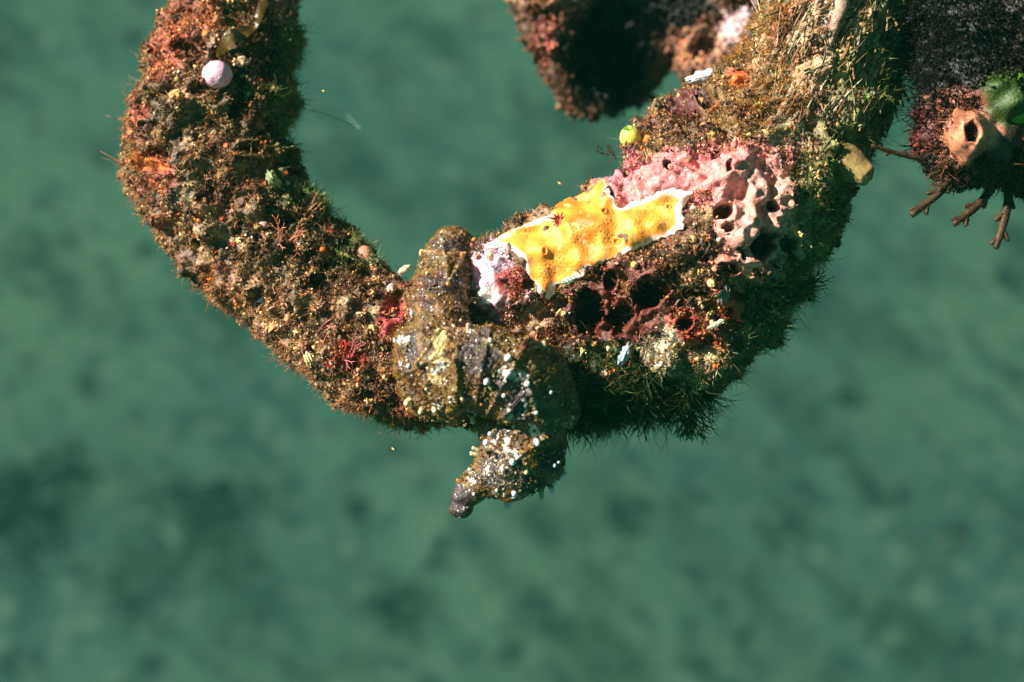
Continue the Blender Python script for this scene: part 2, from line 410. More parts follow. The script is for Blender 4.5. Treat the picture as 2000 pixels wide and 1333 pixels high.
# ------------------------------------------------------------------ growth scattered on a skin
def surf_sample(V, F, N, n, weight=None):
    A = np.linalg.norm(np.cross(V[F[:, 1]] - V[F[:, 0]], V[F[:, 2]] - V[F[:, 0]]), axis=1)
    fm = V[F].mean(1)
    Nf = N[F].mean(1)
    wgt = A * sstep(0.75, 0.35, Nf[:, 1])
    if weight is not None: wgt = wgt * weight(fm)
    p = wgt / wgt.sum(); k = rng.choice(len(F), n, p=p)
    a, b = rng.random(n), rng.random(n); s = a + b > 1; a[s] = 1 - a[s]; b[s] = 1 - b[s]
    f = F[k]
    P = V[f[:, 0]] + a[:, None] * (V[f[:, 1]] - V[f[:, 0]]) + b[:, None] * (V[f[:, 2]] - V[f[:, 0]])
    Nn = Nf[k] / (np.linalg.norm(Nf[k], axis=1)[:, None] + 1e-9)
    return P, Nn

def frames(D):
    r = rng.normal(size=D.shape); T = np.cross(D, r); T /= np.linalg.norm(T, axis=1)[:, None] + 1e-9
    return T, np.cross(D, T)

def granules(P, Nn, size, lift, base=ICO1, stretch=(0.5, 1.7)):
    n = len(P); bV, bF = base; k = len(bV)
    s = size[:, None] * rng.uniform(stretch[0], stretch[1], (n, 3))
    X = bV[None] * s[:, None] * (1 + 0.42 * rng.normal(size=(n, k, 1)).clip(-1.3, 1.3))
    T, B = frames(Nn)
    X = X[..., 0:1] * T[:, None] + X[..., 1:2] * B[:, None] + X[..., 2:3] * Nn[:, None]
    X = X + (P + Nn * lift[:, None])[:, None]
    return X.reshape(-1, 3), (bF[None] + (np.arange(n) * k)[:, None, None]).reshape(-1, 3), k

def sticks(P, D, length, rad, bend=0.5, nseg=3, sides=3):
    """thin bent tapered stalks; faces tri"""
    n = len(P); T, B = frames(D)
    side = (T * rng.normal(size=(n, 1)) + B * rng.normal(size=(n, 1))) * bend
    V = []; ang = np.arange(sides) * 2 * math.pi / sides
    for i in range(nseg):
        t = i / nseg; c = P + D * (length * t)[:, None] + side * (length * t * t)[:, None]
        rr = rad * (1 - 0.6 * t)
        for a in ang: V.append(c + (T * math.cos(a) + B * math.sin(a)) * rr[:, None])
    V.append(P + D * length[:, None] + side * length[:, None])
    X = np.stack(V, 1); k = X.shape[1]; f = []
    for i in range(nseg - 1):
        for j in range(sides):
            a, b = i * sides + j, i * sides + (j + 1) % sides
            f += [(a, b, b + sides), (a, b + sides, a + sides)]
    for j in range(sides):
        f.append(((nseg - 1) * sides + j, (nseg - 1) * sides + (j + 1) % sides, nseg * sides))
    f = np.array(f)
    return X.reshape(-1, 3), (f[None] + (np.arange(n) * k)[:, None, None]).reshape(-1, 3), k

def flakes(P, Nn, size):
    n = len(P); T, B = frames(Nn)
    X = np.stack([P, P + T * size[:, None] + Nn * (size * 0.6)[:, None], P + Nn * (size * 1.5)[:, None] + B * (size * 0.3)[:, None],
                  P - T * (size * 0.8)[:, None] + Nn * (size * 0.9)[:, None], P + Nn * (size * 0.9)[:, None] + B * (size * 0.7)[:, None]], 1)
    f = np.array([(0, 1, 4), (1, 2, 4), (2, 3, 4), (3, 0, 4)])
    return X.reshape(-1, 3), (f[None] + (np.arange(n) * 5)[:, None, None]).reshape(-1, 3), 5

def vc(V, rgb, amt=0.12, seed=1, sc=6):
    return np.clip(lin(rgb)[None] * (1 + amt * fbm(V, sc, seed, 3))[:, None], 0, 1)
def vary(c, n_amt=0.35, hue=0.12):
    n = len(c); return np.clip(c * np.exp(n_amt * rng.normal(size=(n, 1))) * np.exp(hue * rng.normal(size=(n, 3))), 0.003, 0.9)

SPONGE = [(944, 492), (952, 478), (968, 470), (985, 462), (1004, 449), (1022, 440), (1045, 434), (1066, 430), (1074, 424), (1082, 412), (1096, 398), (1118, 388), (1136, 382), (1150, 368),
          (1166, 352), (1178, 356), (1182, 372), (1190, 388), (1197, 404), (1206, 414), (1230, 406), (1262, 392), (1296, 383), (1318, 386), (1338, 392), (1326, 404), (1312, 424), (1322, 446),
          (1314, 462), (1290, 474), (1262, 482), (1236, 492), (1216, 500), (1196, 512), (1170, 520), (1158, 530), (1144, 528), (1134, 548), (1112, 556), (1086, 560), (1078, 576), (1066, 588), (1050, 580),
          (1040, 556), (1028, 534), (1018, 512), (1004, 500), (985, 492), (964, 490)]
def poly_dist(u, v, poly):
    P = np.array(poly, float); Q = np.roll(P, -1, 0); d = np.full(u.shape, 1e9); ins = np.zeros(u.shape, bool)
    for (x0, y0), (x1, y1) in zip(P, Q):
        ex, ey = x1 - x0, y1 - y0; t = np.clip(((u - x0) * ex + (v - y0) * ey) / (ex * ex + ey * ey), 0, 1)
        d = np.minimum(d, np.hypot(u - x0 - t * ex, v - y0 - t * ey))
        c = ((y0 > v) != (y1 > v)) & (u < (x1 - x0) * (v - y0) / (y1 - y0 + 1e-12) + x0); ins ^= c
    return np.where(ins, d, -d)

SMOOTHZ = [(1399, 352, 66, 32, -28), (1453, 385, 24, 44, 12), (1416, 446, 38, 40, 0), (1420, 520, 46, 24, 0), (1285, 372, 50, 22, -10), (962, 556, 42, 76, 10),
           (1190, 330, 34, 34, 0), (1410, 602, 26, 22, 30), (1352, 205, 50, 30, -20), (690, 697, 24, 14, 30), (1150, 611, 44, 60, 0), (1215, 622, 44, 46, 0), (1259, 575, 36, 36, 0), (1186, 550, 20, 28, 0),
           (1463, 482, 26, 32, 0), (1455, 430, 90, 110, 0), (1330, 355, 150, 34, -6), (1130, 470, 100, 70, -30), (1240, 440, 90, 50, -15), (1321, 634, 22, 18, 0), (270, 225, 22, 26, 0), (290, 320, 36, 12, 15)]
def turf_weight(fm):
    u, v, _ = uvw(fm); w_ = 0.14 + sstep(-0.25, 0.3, fbm(fm, 30, 41, 2))
    for a, b, ru, rv, ang in SMOOTHZ:
        w_ = w_ * (0.06 + 0.94 * sstep(0.8, 1.15, ell(u, v, a, b, ru, rv, ang)))
    w_ = w_ * (1 - 0.72 * sstep(330, 200, v) * sstep(1440, 1520, u))
    w_ = w_ * sstep(3, -4, poly_dist(u, v, SPONGE))
    return w_

def turf(parent, V, F, N, n_g, n_s, n_f, weight, colf, name='turf', sz=1.0, green=None):
    parts, cols, nn = [], [], 0
    P, Nn = surf_sample(V, F, N, n_g, weight)
    s = np.exp(rng.normal(0.55, 0.42, n_g)) * sz; lift = rng.uniform(-0.2, 1, n_g) ** 2 * 7 * sz
    D = Nn + 0.5 * rng.normal(size=Nn.shape); D /= np.linalg.norm(D, axis=1)[:, None]
    X, f, k = granules(P, D, s, lift); parts.append((X, f)); cols.append(np.repeat(vary(colf(P, 0)), k, 0))
    P, Nn = surf_sample(V, F, N, n_s, weight)
    D = Nn + 0.55 * rng.normal(size=Nn.shape); D /= np.linalg.norm(D, axis=1)[:, None]
    ln = np.exp(2.25 + 0.5 * rng.normal(size=n_s).clip(-2, 1.5)) * sz
    X, f, k = sticks(P - Nn * 2, D, ln, rng.uniform(0.6, 1.7, n_s) * sz); parts.append((X, f)); cols.append(np.repeat(vary(colf(P, 1)), k, 0))
    P, Nn = surf_sample(V, F, N, n_f, weight)
    D = Nn + 0.7 * rng.normal(size=Nn.shape); D /= np.linalg.norm(D, axis=1)[:, None]
    X, f, k = flakes(P, D, np.exp(rng.normal(1.3, 0.4, n_f)) * sz); parts.append((X, f)); cols.append(np.repeat(vary(colf(P, 2)), k, 0))
    # knots: lumps of many grains heaped on one another
    P0, N0 = surf_sample(V, F, N, n_g // 30, weight)
    q = 14; r0 = np.repeat(rng.uniform(2.5, 6.5, len(P0)) * sz, q)
    off = rng.normal(size=(len(r0), 3)) * 0.75
    Nr = np.repeat(N0, q, 0); P = np.repeat(P0, q, 0) + off * r0[:, None] + Nr * (np.abs(off[:, :1]) * r0[:, None])
    kc = np.repeat(vary(colf(P0, 0), 0.3), q, 0)
    D = Nr + 0.8 * rng.normal(size=Nr.shape); D /= np.linalg.norm(D, axis=1)[:, None]
    X, f, k = granules(P, D, np.exp(rng.normal(0.85, 0.35, len(P))) * sz, np.full(len(P), 1.0)); parts.append((X, f)); cols.append(np.repeat(vary(kc, 0.25, 0.05), k, 0))
    X, f = join(parts)
    o = put(name, X, f, M_TURF, np.vstack(cols), parent=parent, origin=np.array(parent['_g']))
    o['kind'] = 'stuff'; return o

def turf_col(P, kind):
    c = paint(P); n = len(P)
    u, v, _ = uvw(P)
    r = np.clip(0.5 + 0.75 * fbm(P, 24, 43, 2) + 0.24 * rng.normal(size=n), 0, 1); r2 = rng.random(n)
    tan = lin((186, 142, 92)); ora = lin((190, 92, 38)); pale = lin((222, 196, 150)); dk = lin((40, 30, 20)); gr = lin((92, 106, 48)); brn = lin((110, 70, 40))
    c = np.where((r > 0.62)[:, None], 0.45 * c + 0.55 * tan, c)
    c = np.where((r < 0.38)[:, None], 0.3 * c + 0.7 * dk, c)
    c = np.where(((r > 0.38) & (r < 0.5))[:, None], 0.5 * c + 0.5 * brn, c)
    c = np.where((r2 < 0.05)[:, None], ora, c)
    c = np.where((r2 > 0.975)[:, None], pale, c)
    g = sstep(1480, 1620, u) + sstep(120, 0, np.abs(u - 590)) * sstep(420, 250, v) * 0.8 + sstep(720, 800, v) * sstep(1060, 1120, u)
    m = ((rng.random(n) < 0.6 * g))[:, None]
    c = np.where(m, 0.4 * c + 0.6 * gr, c)
    return c
turf(branch, V2, F, N2, 80000, 42000, 34000, turf_weight, turf_col, sz=0.78)

# long fibres lying along the upper right limb
def strands(n=1900):
    P, Nn = surf_sample(V2, F, N2, n, lambda fm: sstep(330, 200, uvw(fm)[1]) * sstep(1460, 1520, uvw(fm)[0]))
    D = np.tile(np.array([0.48, 0.0, 0.88]), (n, 1)) + 0.13 * rng.normal(size=(n, 3)); D = D - Nn * (D * Nn).sum(1)[:, None]; D /= np.linalg.norm(D, axis=1)[:, None]
    ln = rng.uniform(25, 95, n); X, f, k = sticks(P - D * ln[:, None] * .5 - Nn * 0.5, D, ln, rng.uniform(0.9, 2.8, n), 0.14, 6, 6)
    X = X + (2.2 * fbm(X, 9, 3, 2))[:, None] * np.array([1, 1, .3])
    pal = np.array([lin(c) for c in ((150, 122, 84), (172, 150, 124), (112, 86, 46), (98, 98, 54), (130, 72, 44), (50, 42, 26))])
    cc = vary(pal[rng.choice(6, n, p=[.26, .12, .2, .2, .07, .15])], .25)
    o = put('fibre_strands', X, f, M_CRUST, np.repeat(cc, k, 0), parent=branch, origin=np.array(branch['_g'])); o['kind'] = 'stuff'
    # one thick pale rib
    R1 = tube(np.array([[*(G(1640, -20, hit(1640, 5)[0] - 4)), 11], [*(G(1622, 40, hit(1622, 40)[0] - 5)), 12], [*(G(1606, 90, hit(1606, 90)[0] - 5)), 10], [*(G(1597, 112, hit(1597, 112)[0] - 3)), 6]]), 14, 8)
    X = R1[0] + vnormals(*R1) * (3 * fbm(R1[0], 12, 5, 2))[:, None]; put('pale_rib', X, R1[1], M_CRUST, vc(X, (160, 128, 108), 0.6, 3, 10), parent=branch)

strands()
def fine_hair(parent, V, F, N, n, weight, colf, ln=(5, 16), name='silt_hair'):
    P, Nn = surf_sample(V, F, N, n, weight); D = Nn + 0.8 * rng.normal(size=Nn.shape); D /= np.linalg.norm(D, axis=1)[:, None]
    X, f, k = sticks(P + Nn, D, rng.uniform(*ln, n), rng.uniform(0.25, 0.55, n), 0.9, 3)
    o = put(name, X, f, M_HAIR, np.repeat(vary(colf(P, 1), .3, .08), k, 0), parent=parent, origin=np.array(parent['_g'])); o['kind'] = 'stuff'
fine_hair(branch, V2, F, N2, 70000, turf_weight, turf_col)

# shaggy fringe: longer filaments on the underside, weed; dark tufts as painted shade
def region_w(zs):
    def f(fm):
        u, v, _ = uvw(fm); w_ = np.full(len(fm), 0.0)
        for a, b, ru, rv, ang, s in zs: w_ = np.maximum(w_, s * sstep(1.1, 0.7, ell(u, v, a, b, ru, rv, ang)))
        return w_
    return f
def shag(parent, V, F, N, n, zs, colr, ln, rad, down=0.3, name='weed_or_shade_fringe', spread=0.5, bend=0.5, wf=None):
    P, Nn = surf_sample(V, F, N, n // 8, region_w(zs)); lean = np.repeat(0.7 * rng.normal(size=P.shape), 8, 0); P = np.repeat(P, 8, 0) + rng.normal(size=(len(P) * 8, 3)) * 1.6; Nn = np.repeat(Nn, 8, 0); n = len(P)
    if wf is not None: keep = rng.random(n) < wf(P); P, Nn, lean = P[keep], Nn[keep], lean[keep]; n = len(P)
    D = Nn + lean * spread * 1.6 + 0.6 * spread * rng.normal(size=Nn.shape); D[:, 2] -= down; D /= np.linalg.norm(D, axis=1)[:, None]
    X, f, k = sticks(P - Nn * 2, D, ln * np.exp(0.45 * rng.normal(size=n).clip(-2, 1.1)), rng.uniform(0.5, 1.2, n) * rad, bend * 1.8, 5)
    X = X + 0.08 * ln * np.stack([fbm(X, ln * .5, 201, 2), fbm(X, ln * .5, 202, 2), fbm(X, ln * .5, 203, 2)], 1) * 3
    o = put(name, X, f, M_HAIR, np.repeat(vary(np.tile(lin(colr), (n, 1)), 0.4), k, 0), parent=parent, origin=np.array(parent['_g']))
    o['kind'] = 'stuff'; return o
shag(branch, V2, F, N2, 5200, [(1200, 800, 150, 60, 0, 1), (1330, 790, 60, 50, 0, 1.4), (1180, 730, 110, 60, 0, .4)], (56, 66, 36), 26, 1.3, 0.35)
shag(branch, V2, F, N2, 4200, [(1570, 560, 60, 90, 30, 1), (1520, 640, 50, 40, 0, 1), (1690, 330, 40, 90, 0, .6), (1720, 170, 40, 120, 20, .7), (1450, 700, 50, 60, 0, .7)], (110, 116, 62), 17, 1.0, 0.1)
shag(branch, V2, F, N2, 5200, [(560, 150, 50, 170, 0, 1), (640, 380, 70, 60, 20, 1), (720, 490, 60, 30, 0, .8)], (112, 124, 74), 15, 1.1, 0.0)
shag(branch, V2, F, N2, 3600, [(420, 560, 60, 60, 45, 1), (560, 720, 90, 50, 45, 1), (760, 810, 110, 50, 20, 1), (270, 360, 60, 70, 0, .7), (250, 200, 40, 120, 0, .5)], (150, 96, 60), 14, 1.1, 0.25)
shag(branch, V2, F, N2, 9000, [(600, 420, 90, 60, 35, 1), (640, 520, 80, 50, 35, 1), (500, 90, 40, 110, 0, .9), (440, 235, 50, 36, 0, .9), (520, 300, 50, 60, 0, .6), (420, 330, 40, 20, 0, .5)], (26, 30, 16), 10, 0.9, 0.1, spread=0.8)  # near-black tufts put the shade of the limb's inner half into colour
shag(branch, V2, F, N2, 3600, [(1480, 110, 50, 110, 25, 1), (1450, 240, 60, 60, 0, .7), (1520, 180, 60, 60, 0, .5)], (150, 104, 46), 16, 0.7, 0.0, spread=0.7)
shag(branch, V2, F, N2, 2000, [(1275, 685, 34, 44, 10, 1), (1380, 700, 30, 44, 20, 1), (1330, 740, 60, 30, 0, 1)], (176, 156, 116), 10, 1.2, 0.5, spread=0.9)

# ------------------------------------------------------------------ orange sponge sheet
def box_blur(A, M, it=3):
    for _ in range(it):
        a = np.pad(A, 1, mode='edge'); A = (a[:-2, 1:-1] + a[2:, 1:-1] + a[1:-1, :-2] + a[1:-1, 2:] + 2 * a[1:-1, 1:-1]) / 6
    return A

def skin_sheet(poly, step, thick, rag=4.0, smooth=8, closed_top=False, inset=3):
    """a sheet of living tissue that lies on the branch, thick in the middle and thin at the rim"""
    P = np.array(poly, float); u0, v0 = P.min(0) - 8; u1, v1 = P.max(0) + 8
    us, vs = np.arange(u0, u1, step), np.arange(v0, v1, step); U, Vv = np.meshgrid(us, vs)
    H = np.full(U.shape, np.nan)
    for i in range(U.shape[0]):
        for j in range(U.shape[1]):
            h = SMOOTH_BVH.ray_cast(Vector(G(U[i, j], Vv[i, j], -1500)), Vector((0, 1, 0)))
            if h[0] is not None: H[i, j] = h[0].y
    fill = np.nan_to_num(H, nan=-40.0)
    fill = box_blur(fill, None, smooth)
    p = np.stack([U.ravel(), np.zeros(U.size), Vv.ravel()], 1)
    D = poly_dist(U + rag * fbm(p, 14, 61, 3).reshape(U.shape), Vv + rag * fbm(p, 14, 62, 3).reshape(U.shape), poly)
    return U, Vv, fill, D

def sheet_object(name, U, Vv, H, D, thick, colf, mat, edge=9.0, back=26):
    ok = D > 0
    q = ok[:-1, :-1] & ok[1:, :-1] & ok[:-1, 1:] & ok[1:, 1:]
    prof = np.sqrt(np.clip(1 - (1 - np.clip(D / edge, 0, 1)) ** 2, 0, 1))
    Y = H - thick * prof + 3.5
    p0 = np.stack([(U - 1000).ravel(), Y.ravel(), (666.5 - Vv).ravel()], 1)
    n = U.size; w_ = U.shape[1]
    p1 = p0.copy(); p1[:, 1] = (H + back).ravel()
    i, j = np.nonzero(q); a = i * w_ + j
    F = [np.stack([a, a + w_, a + w_ + 1, a + 1], 1)]
    F.append(F[0][:, ::-1] + n)
    # rim wall
    def wall(mask, s, t):
        aa = s[mask]; bb = t[mask]; return np.stack([aa, bb, bb + n, aa + n], 1)
    I = np.arange(U.size).reshape(U.shape); qp = np.pad(q, 1)
    top = q & ~qp[:-2, 1:-1]; bot = q & ~qp[2:, 1:-1]; lef = q & ~qp[1:-1, :-2]; rig = q & ~qp[1:-1, 2:]
    A, B_, C_, D_ = I[:-1, :-1], I[:-1, 1:], I[1:, 1:], I[1:, :-1]
    F += [wall(top, A, B_), wall(rig, B_, C_), wall(bot, C_, D_), wall(lef, D_, A)]
    F = np.concatenate(F); col = colf(p0, D.ravel()); col = np.vstack([col, col])
    X = np.vstack([p0, p1]); used = np.unique(F); mp = np.zeros(len(X), int); mp[used] = np.arange(len(used))
    return put(name, X[used], mp[F], mat, col[used])

# a calmer copy of the branch skin, for the sheets to follow
Vs, Fs = V + N * d[:, None], F
SMOOTH_BVH = BVHTree.FromPolygons([tuple(x) for x in Vs], [tuple(int(i) for i in f) for f in Fs])
U, Vv, H, D = skin_sheet(SPONGE, 1.6, 10, rag=7, smooth=60)
def bump_at(U, Vv, a, b, ru, rv, h): return h * np.exp(-(((U - a) / ru) ** 2 + ((Vv - b) / rv) ** 2))
H = H - 5 - bump_at(U, Vv, 1150, 440, 30, 70, 16) - bump_at(U, Vv, 1110, 425, 34, 26, 14) - bump_at(U, Vv, 1030, 470, 40, 22, 10) + bump_at(U, Vv, 1195, 470, 14, 60, 8) - bump_at(U, Vv, 1250, 430, 40, 20, 8)
OSC = [(1061, 498, 5.5, 8), (1171, 424, 5, 5), (1194, 481, 6, 5), (1290, 417, 4, 4), (1028, 457, 5, 4)]
# pores: rows of small sunk dots
pg = np.stack([(U - 1000).ravel(), np.zeros(U.size), (666.5 - Vv).ravel()], 1)
s_ = 8.0; rowi = np.round(pg[:, 2] / (s_ * 0.87)); xo = (rowi % 2) * s_ / 2
jx = hsh(np.round((pg[:, 0] - xo) / s_).astype(int), rowi.astype(int), rowi.astype(int) * 0, 5); jz = hsh(np.round((pg[:, 0] - xo) / s_).astype(int), rowi.astype(int), rowi.astype(int) * 0 + 3, 6)
cx = np.round((pg[:, 0] - xo) / s_) * s_ + xo + (jx - .5) * 5.5; cz = rowi * s_ * 0.87 + (jz - .5) * 5.5
PD = np.hypot(pg[:, 0] - cx, pg[:, 2] - cz)
pamt = sstep(-0.5, 0.2, fbm(pg, 50, 71, 2)) * (jx > 0.12)
PORE = sstep(1.2 + 0.9 * jz, 0.5, PD) * pamt * sstep(12, 22, D.ravel())
H = H + (PORE * 2.4).reshape(U.shape)
for (a, b, ru, rv) in OSC:
    e = np.hypot((U - a) / ru, (Vv - b) / rv); H = H - 2.6 * np.exp(-((e - 1) / 0.3) ** 2) + 3 * sstep(0.9, 0.5, e)
H = H + 0.9 * fbm(pg, 20, 73, 2).reshape(U.shape)
def sponge_col(p, D):
    u, v = p[:, 0] + 1000, 666.5 - p[:, 2]
    a = fbm(p * [1, 0, 1], 44, 75, 3); b = fbm(p * [1, 0, 1], 14, 76, 2)
    c = np.tile(lin((242, 158, 60)), (len(p), 1))
    m = (sstep(-0.1, 0.4, a + 0.35 * b) * 0.75)[:, None]; c = c * (1 - m) + lin((228, 120, 34)) * m
    for (x, y, rx, ry, s) in ((1100, 400, 36, 16, .8), (1130, 440, 34, 16, .9), (1140, 490, 18, 46, .75), (1020, 450, 50, 10, .6), (1240, 428, 14, 10, .6)):
        m = (s * sstep(1.3, 0.4, ell(u + 6 * b, v + 6 * b, x, y, rx, ry, 0)))[:, None]; c = c * (1 - m) + lin((232, 96, 14)) * m
    m = (0.5 * sstep(0.1, 0.5, b))[:, None]; c = c * (1 - m) + lin((248, 206, 136)) * m
    wide = 6 + 8 * fbm(p * [1, 0, 1], 30, 77, 2) + 10 * sstep(26, 0, np.abs(v - 402 + (u - 1200) * 0.2)) * (u > 1190) * (u < 1310) + 7 * sstep(1185, 1200, u) * (v < 420) * (u < 1215) + 7 * sstep(1290, 1310, u)
    wide = np.where((v < 470 - (u - 940) * 0.42 + 10) & (u < 1160), -5, wide)
    m = sstep(wide + 5, wide - 5, D + 5 * b)[:, None]; c = c * (1 - m) + lin((248, 226, 210)) * m
    m = (PORE * 0.8)[:, None]; c = c * (1 - m) + lin((196, 84, 10)) * m
    for (x, y, rx, ry) in OSC:
        e = np.hypot((u - x) / rx, (v - y) / ry); m = (0.6 * np.exp(-((e - 1) / 0.35) ** 2))[:, None]; c = c * (1 - m) + lin((214, 104, 14)) * m
    return c
sp = sheet_object('orange_sponge', U, Vv, H, D, 7, sponge_col, M_SPONGE, edge=34)
tag(sp, 'flat bright orange sponge with a white edge and tiny pores, spread over the branch', 'sponge')
SP_BVH = None

# ------------------------------------------------------------------ seahorse
def make_seahorse():
    parts = []
    parts.append(tube(path([(896, 470, 20, 30), (886, 492, -5, 46), (872, 530, -48, 52), (862, 575, -92, 52), (860, 620, -140, 54), (866, 670, -172, 64)]), 28))      # tail
    parts.append(tube(path([(845, 650, -150, 60), (858, 706, -178, 74), (905, 722, -196, 80), (960, 722, -204, 80), (1010, 752, -200, 76), (1040, 800, -186, 64), (1028, 842, -176, 56), (1010, 880, -176, 52)]), 32))   # trunk and neck
    parts.append(tube(path([(832, 730, -170, 52), (850, 765, -172, 46), (900, 785, -176, 38)]), 24))
    parts.append(tube(path([(1008, 868, -176, 64), (1000, 900, -178, 62), (968, 914, -180, 48), (942, 926, -182, 32), (922, 944, -184, 28), (909, 958, -186, 24), (905, 969, -186, 17), (904, 980, -186, 20)]), 28, 8))   # head and snout
    parts.append(tube(path([(1010, 886, -172, 56), (1050, 896, -168, 50), (1072, 922, -162, 28)]), 24))      # crown of the head
    parts.append(ball(G(966, 888, -180), (30, 30, 42), ICO4)); parts.append(ball(G(1014, 838, -168), (72, 54, 46), ICO4)); parts.append(ball(G(1066, 850, -150), (34, 34, 48), ICO4))
    parts.append(ball(G(905, 980, -186), (24, 22, 16), ICO3, 0.15))                                          # mouth
    parts.append(tube(path([(898, 725, -250, 10), (1000, 690, -235, 16), (1050, 690, -180, 22), (1085, 740, -150, 26), (1100, 800, -130, 24), (1050, 820, -150, 20)]), 20))   # dorsal ridge and fold
    parts.append(ball(G(1060, 745, -140), (42, 30, 66), ICO3, 0.25))
    Vh, Fh = remesh(*join(parts), 2.0, 10)
    Nh = vnormals(Vh, Fh)
    bv = BVHTree.FromPolygons([tuple(x) for x in Vh], [tuple(int(i) for i in f) for f in Fh])
    u, v, _ = uvw(Vh)
    # bony rings: follow the run of the trunk
    axis = catmull(path([(892, 470, 0, 0), (872, 530, 0, 0), (862, 590, 0, 0), (856, 660, 0, 0), (880, 716, 0, 0), (950, 722, 0, 0), (1010, 752, 0, 0), (1040, 800, 0, 0), (1020, 850, 0, 0)]), 12)[:, [0, 2]]
    seg = np.r_[0, np.cumsum(np.linalg.norm(np.diff(axis, axis=0), axis=1))]
    q = Vh[:, [0, 2]]; best = np.full(len(Vh), 1e9); S = np.zeros(len(Vh))
    for k, (a, s) in enumerate(zip(axis, seg)):
        dd = np.linalg.norm(q - a, axis=1); m = dd < best; best[m] = dd[m]; S[m] = s
    tr = sstep(862, 832, v)
    ring = np.cos(S / 46 * 2 * math.pi)
    dd = 7 * np.clip(ring, 0, 1) ** 4 * tr + 9 * fbm(Vh, 40, 81, 2) + 2.5 * fbm(Vh, 5, 85, 1) + 2.5 * fbm(Vh, 10, 83, 2) * (0.4 + 0.6 * tr)
    snout = ell(u, v, 915, 955, 45, 45, 0) < 1
    dd[snout] *= 0.5
    # raised lines joining the spines
    LN = [((919, 644), (993, 697)), ((993, 697), (1028, 744)), ((1028, 744), (1044, 796)), ((899, 704), (954, 740)), ((954, 740), (993, 805)), ((833, 708), (899, 704)), ((867, 650), (833, 708)), ((1057, 675), (993, 697)), ((919, 644), (1057, 675)), ((1110, 810), (1046, 852)), ((858, 793), (833, 708)), ((993, 805), (1044, 796)), ((899, 704), (910, 770)), ((993, 805), (960, 838)), ((867, 470), (880, 562)), ((903, 504), (880, 562)), ((826, 496), (903, 504)), ((1046, 852), (1001, 887)), ((953, 855), (1001, 887)), ((1001, 887), (1078, 929))]
    for (a_, b_), (c_, d_) in LN:
        t_ = np.clip(((u - a_) * (c_ - a_) + (v - b_) * (d_ - b_)) / ((c_ - a_) ** 2 + (d_ - b_) ** 2), 0, 1); q_ = np.hypot(u - a_ - t_ * (c_ - a_) + 3 * noise(Vh, 12, 4), v - b_ - t_ * (d_ - b_)); dd += 5.0 * np.exp(-(q_ / 4.0) ** 2) * (Nh[:, 1] < 0)
    RIDGE = dd * 0
    for (a_, b_), (c_, d_) in LN:
        t_ = np.clip(((u - a_) * (c_ - a_) + (v - b_) * (d_ - b_)) / ((c_ - a_) ** 2 + (d_ - b_) ** 2), 0, 1); q_ = np.hypot(u - a_ - t_ * (c_ - a_) + 3 * noise(Vh, 12, 4), v - b_ - t_ * (d_ - b_)); RIDGE = np.maximum(RIDGE, np.exp(-(q_ / 2.6) ** 2))
    V3 = Vh + Nh * dd[:, None]
    # spines and knobs
    TIPS = [(867, 461, 9, 1), (826, 496, 9, 1), (927, 472, 8, 2), (903, 504, 8, 2), (880, 562, 8, 2), (840, 540, 5, 1), (815, 615, 6, 0), (783, 665, 8, 0), (798, 709, 6, 0), (812, 712, 6, 0), (833, 708, 7, 0), (899, 704, 6, 0),
            (919, 644, 6, 0), (893, 640, 5, 1), (960, 667, 7, 0), (993, 697, 9, 0), (1057, 675, 10, 1), (954, 740, 8, 0), (1028, 744, 7, 0), (807, 780, 9, 1), (858, 793, 8, 1), (832, 796, 7, 1), (889, 776, 5, 0), (910, 770, 6, 1),
            (945, 780, 5, 2), (993, 805, 6, 0), (1044, 796, 6, 0), (1110, 810, 8, 0), (927, 816, 8, 1), (1046, 852, 8, 0), (953, 855, 8, 0), (960, 838, 6, 0), (1001, 887, 8, 0), (1078, 896, 5, 0), (1078, 929, 7, 0), (1093, 919, 6, 0),
            (1100, 914, 5, 0), (1075, 946, 7, 0), (1055, 959, 7, 1), (991, 974, 10, 0), (1004, 946, 7, 0), (958, 957, 7, 1), (972, 940, 5, 0), (925, 876, 6, 1), (928, 866, 5, 1), (922, 905, 5, 0), (899, 926, 5, 2), (985, 765, 5, 0), (1070, 760, 5, 0), (1026, 906, 6, 1), (1085, 890, 5, 0), (930, 948, 4, 0)]
    tones = [lin((226, 220, 226)), lin((206, 188, 140)), lin((176, 110, 50))]
    add, addc = [], []
    for (tu, tv, r, tone) in TIPS:
        h = bv.ray_cast(Vector(G(tu, tv, -1500)), Vector((0, 1, 0)))
        if h[0] is not None and h[0].y < -20:
            base = np.array(h[0]); dirn = np.array(h[1]) + np.array([0.0, -0.3, 0]); dirn /= np.linalg.norm(dirn); L_ = r * 1.3; base = base - np.array([dirn[0], 0, dirn[2]]) * L_ * 0.8; tip = base + dirn * L_
        else:
            near = bv.find_nearest(Vector(G(tu, tv, -165 if tv > 620 else -40))); base = np.array(near[0]); tip = G(tu, tv, base[1]); dirn = tip - base; L_ = np.linalg.norm(dirn) + 1e-6; dirn /= L_
        P = np.array([[*(base - dirn * 6), r * 1.35], [*(base + dirn * L_ * 0.4), r * 0.8], [*tip, r * 0.6]])
        c = tones[tone]; tv_, tf_ = tube(P, 10, 4)
        k = np.clip(((tv_ - base) @ dirn) / (L_ + 1e-6), 0, 1)[:, None]
        add.append((tv_, tf_)); addc.append(lin((86, 66, 36)) * (1 - k) + c * k)
        bv2 = ball(tip, (r * 0.68, r * 0.68, r * 0.8), ICO2, rough=0.2, rs=20, seed=int(tu)); add.append(bv2); addc.append(np.tile(c, (len(bv2[0]), 1)))
    # low warts all over
    Pw, Nw = surf_sample(Vh, Fh, Nh, 420)
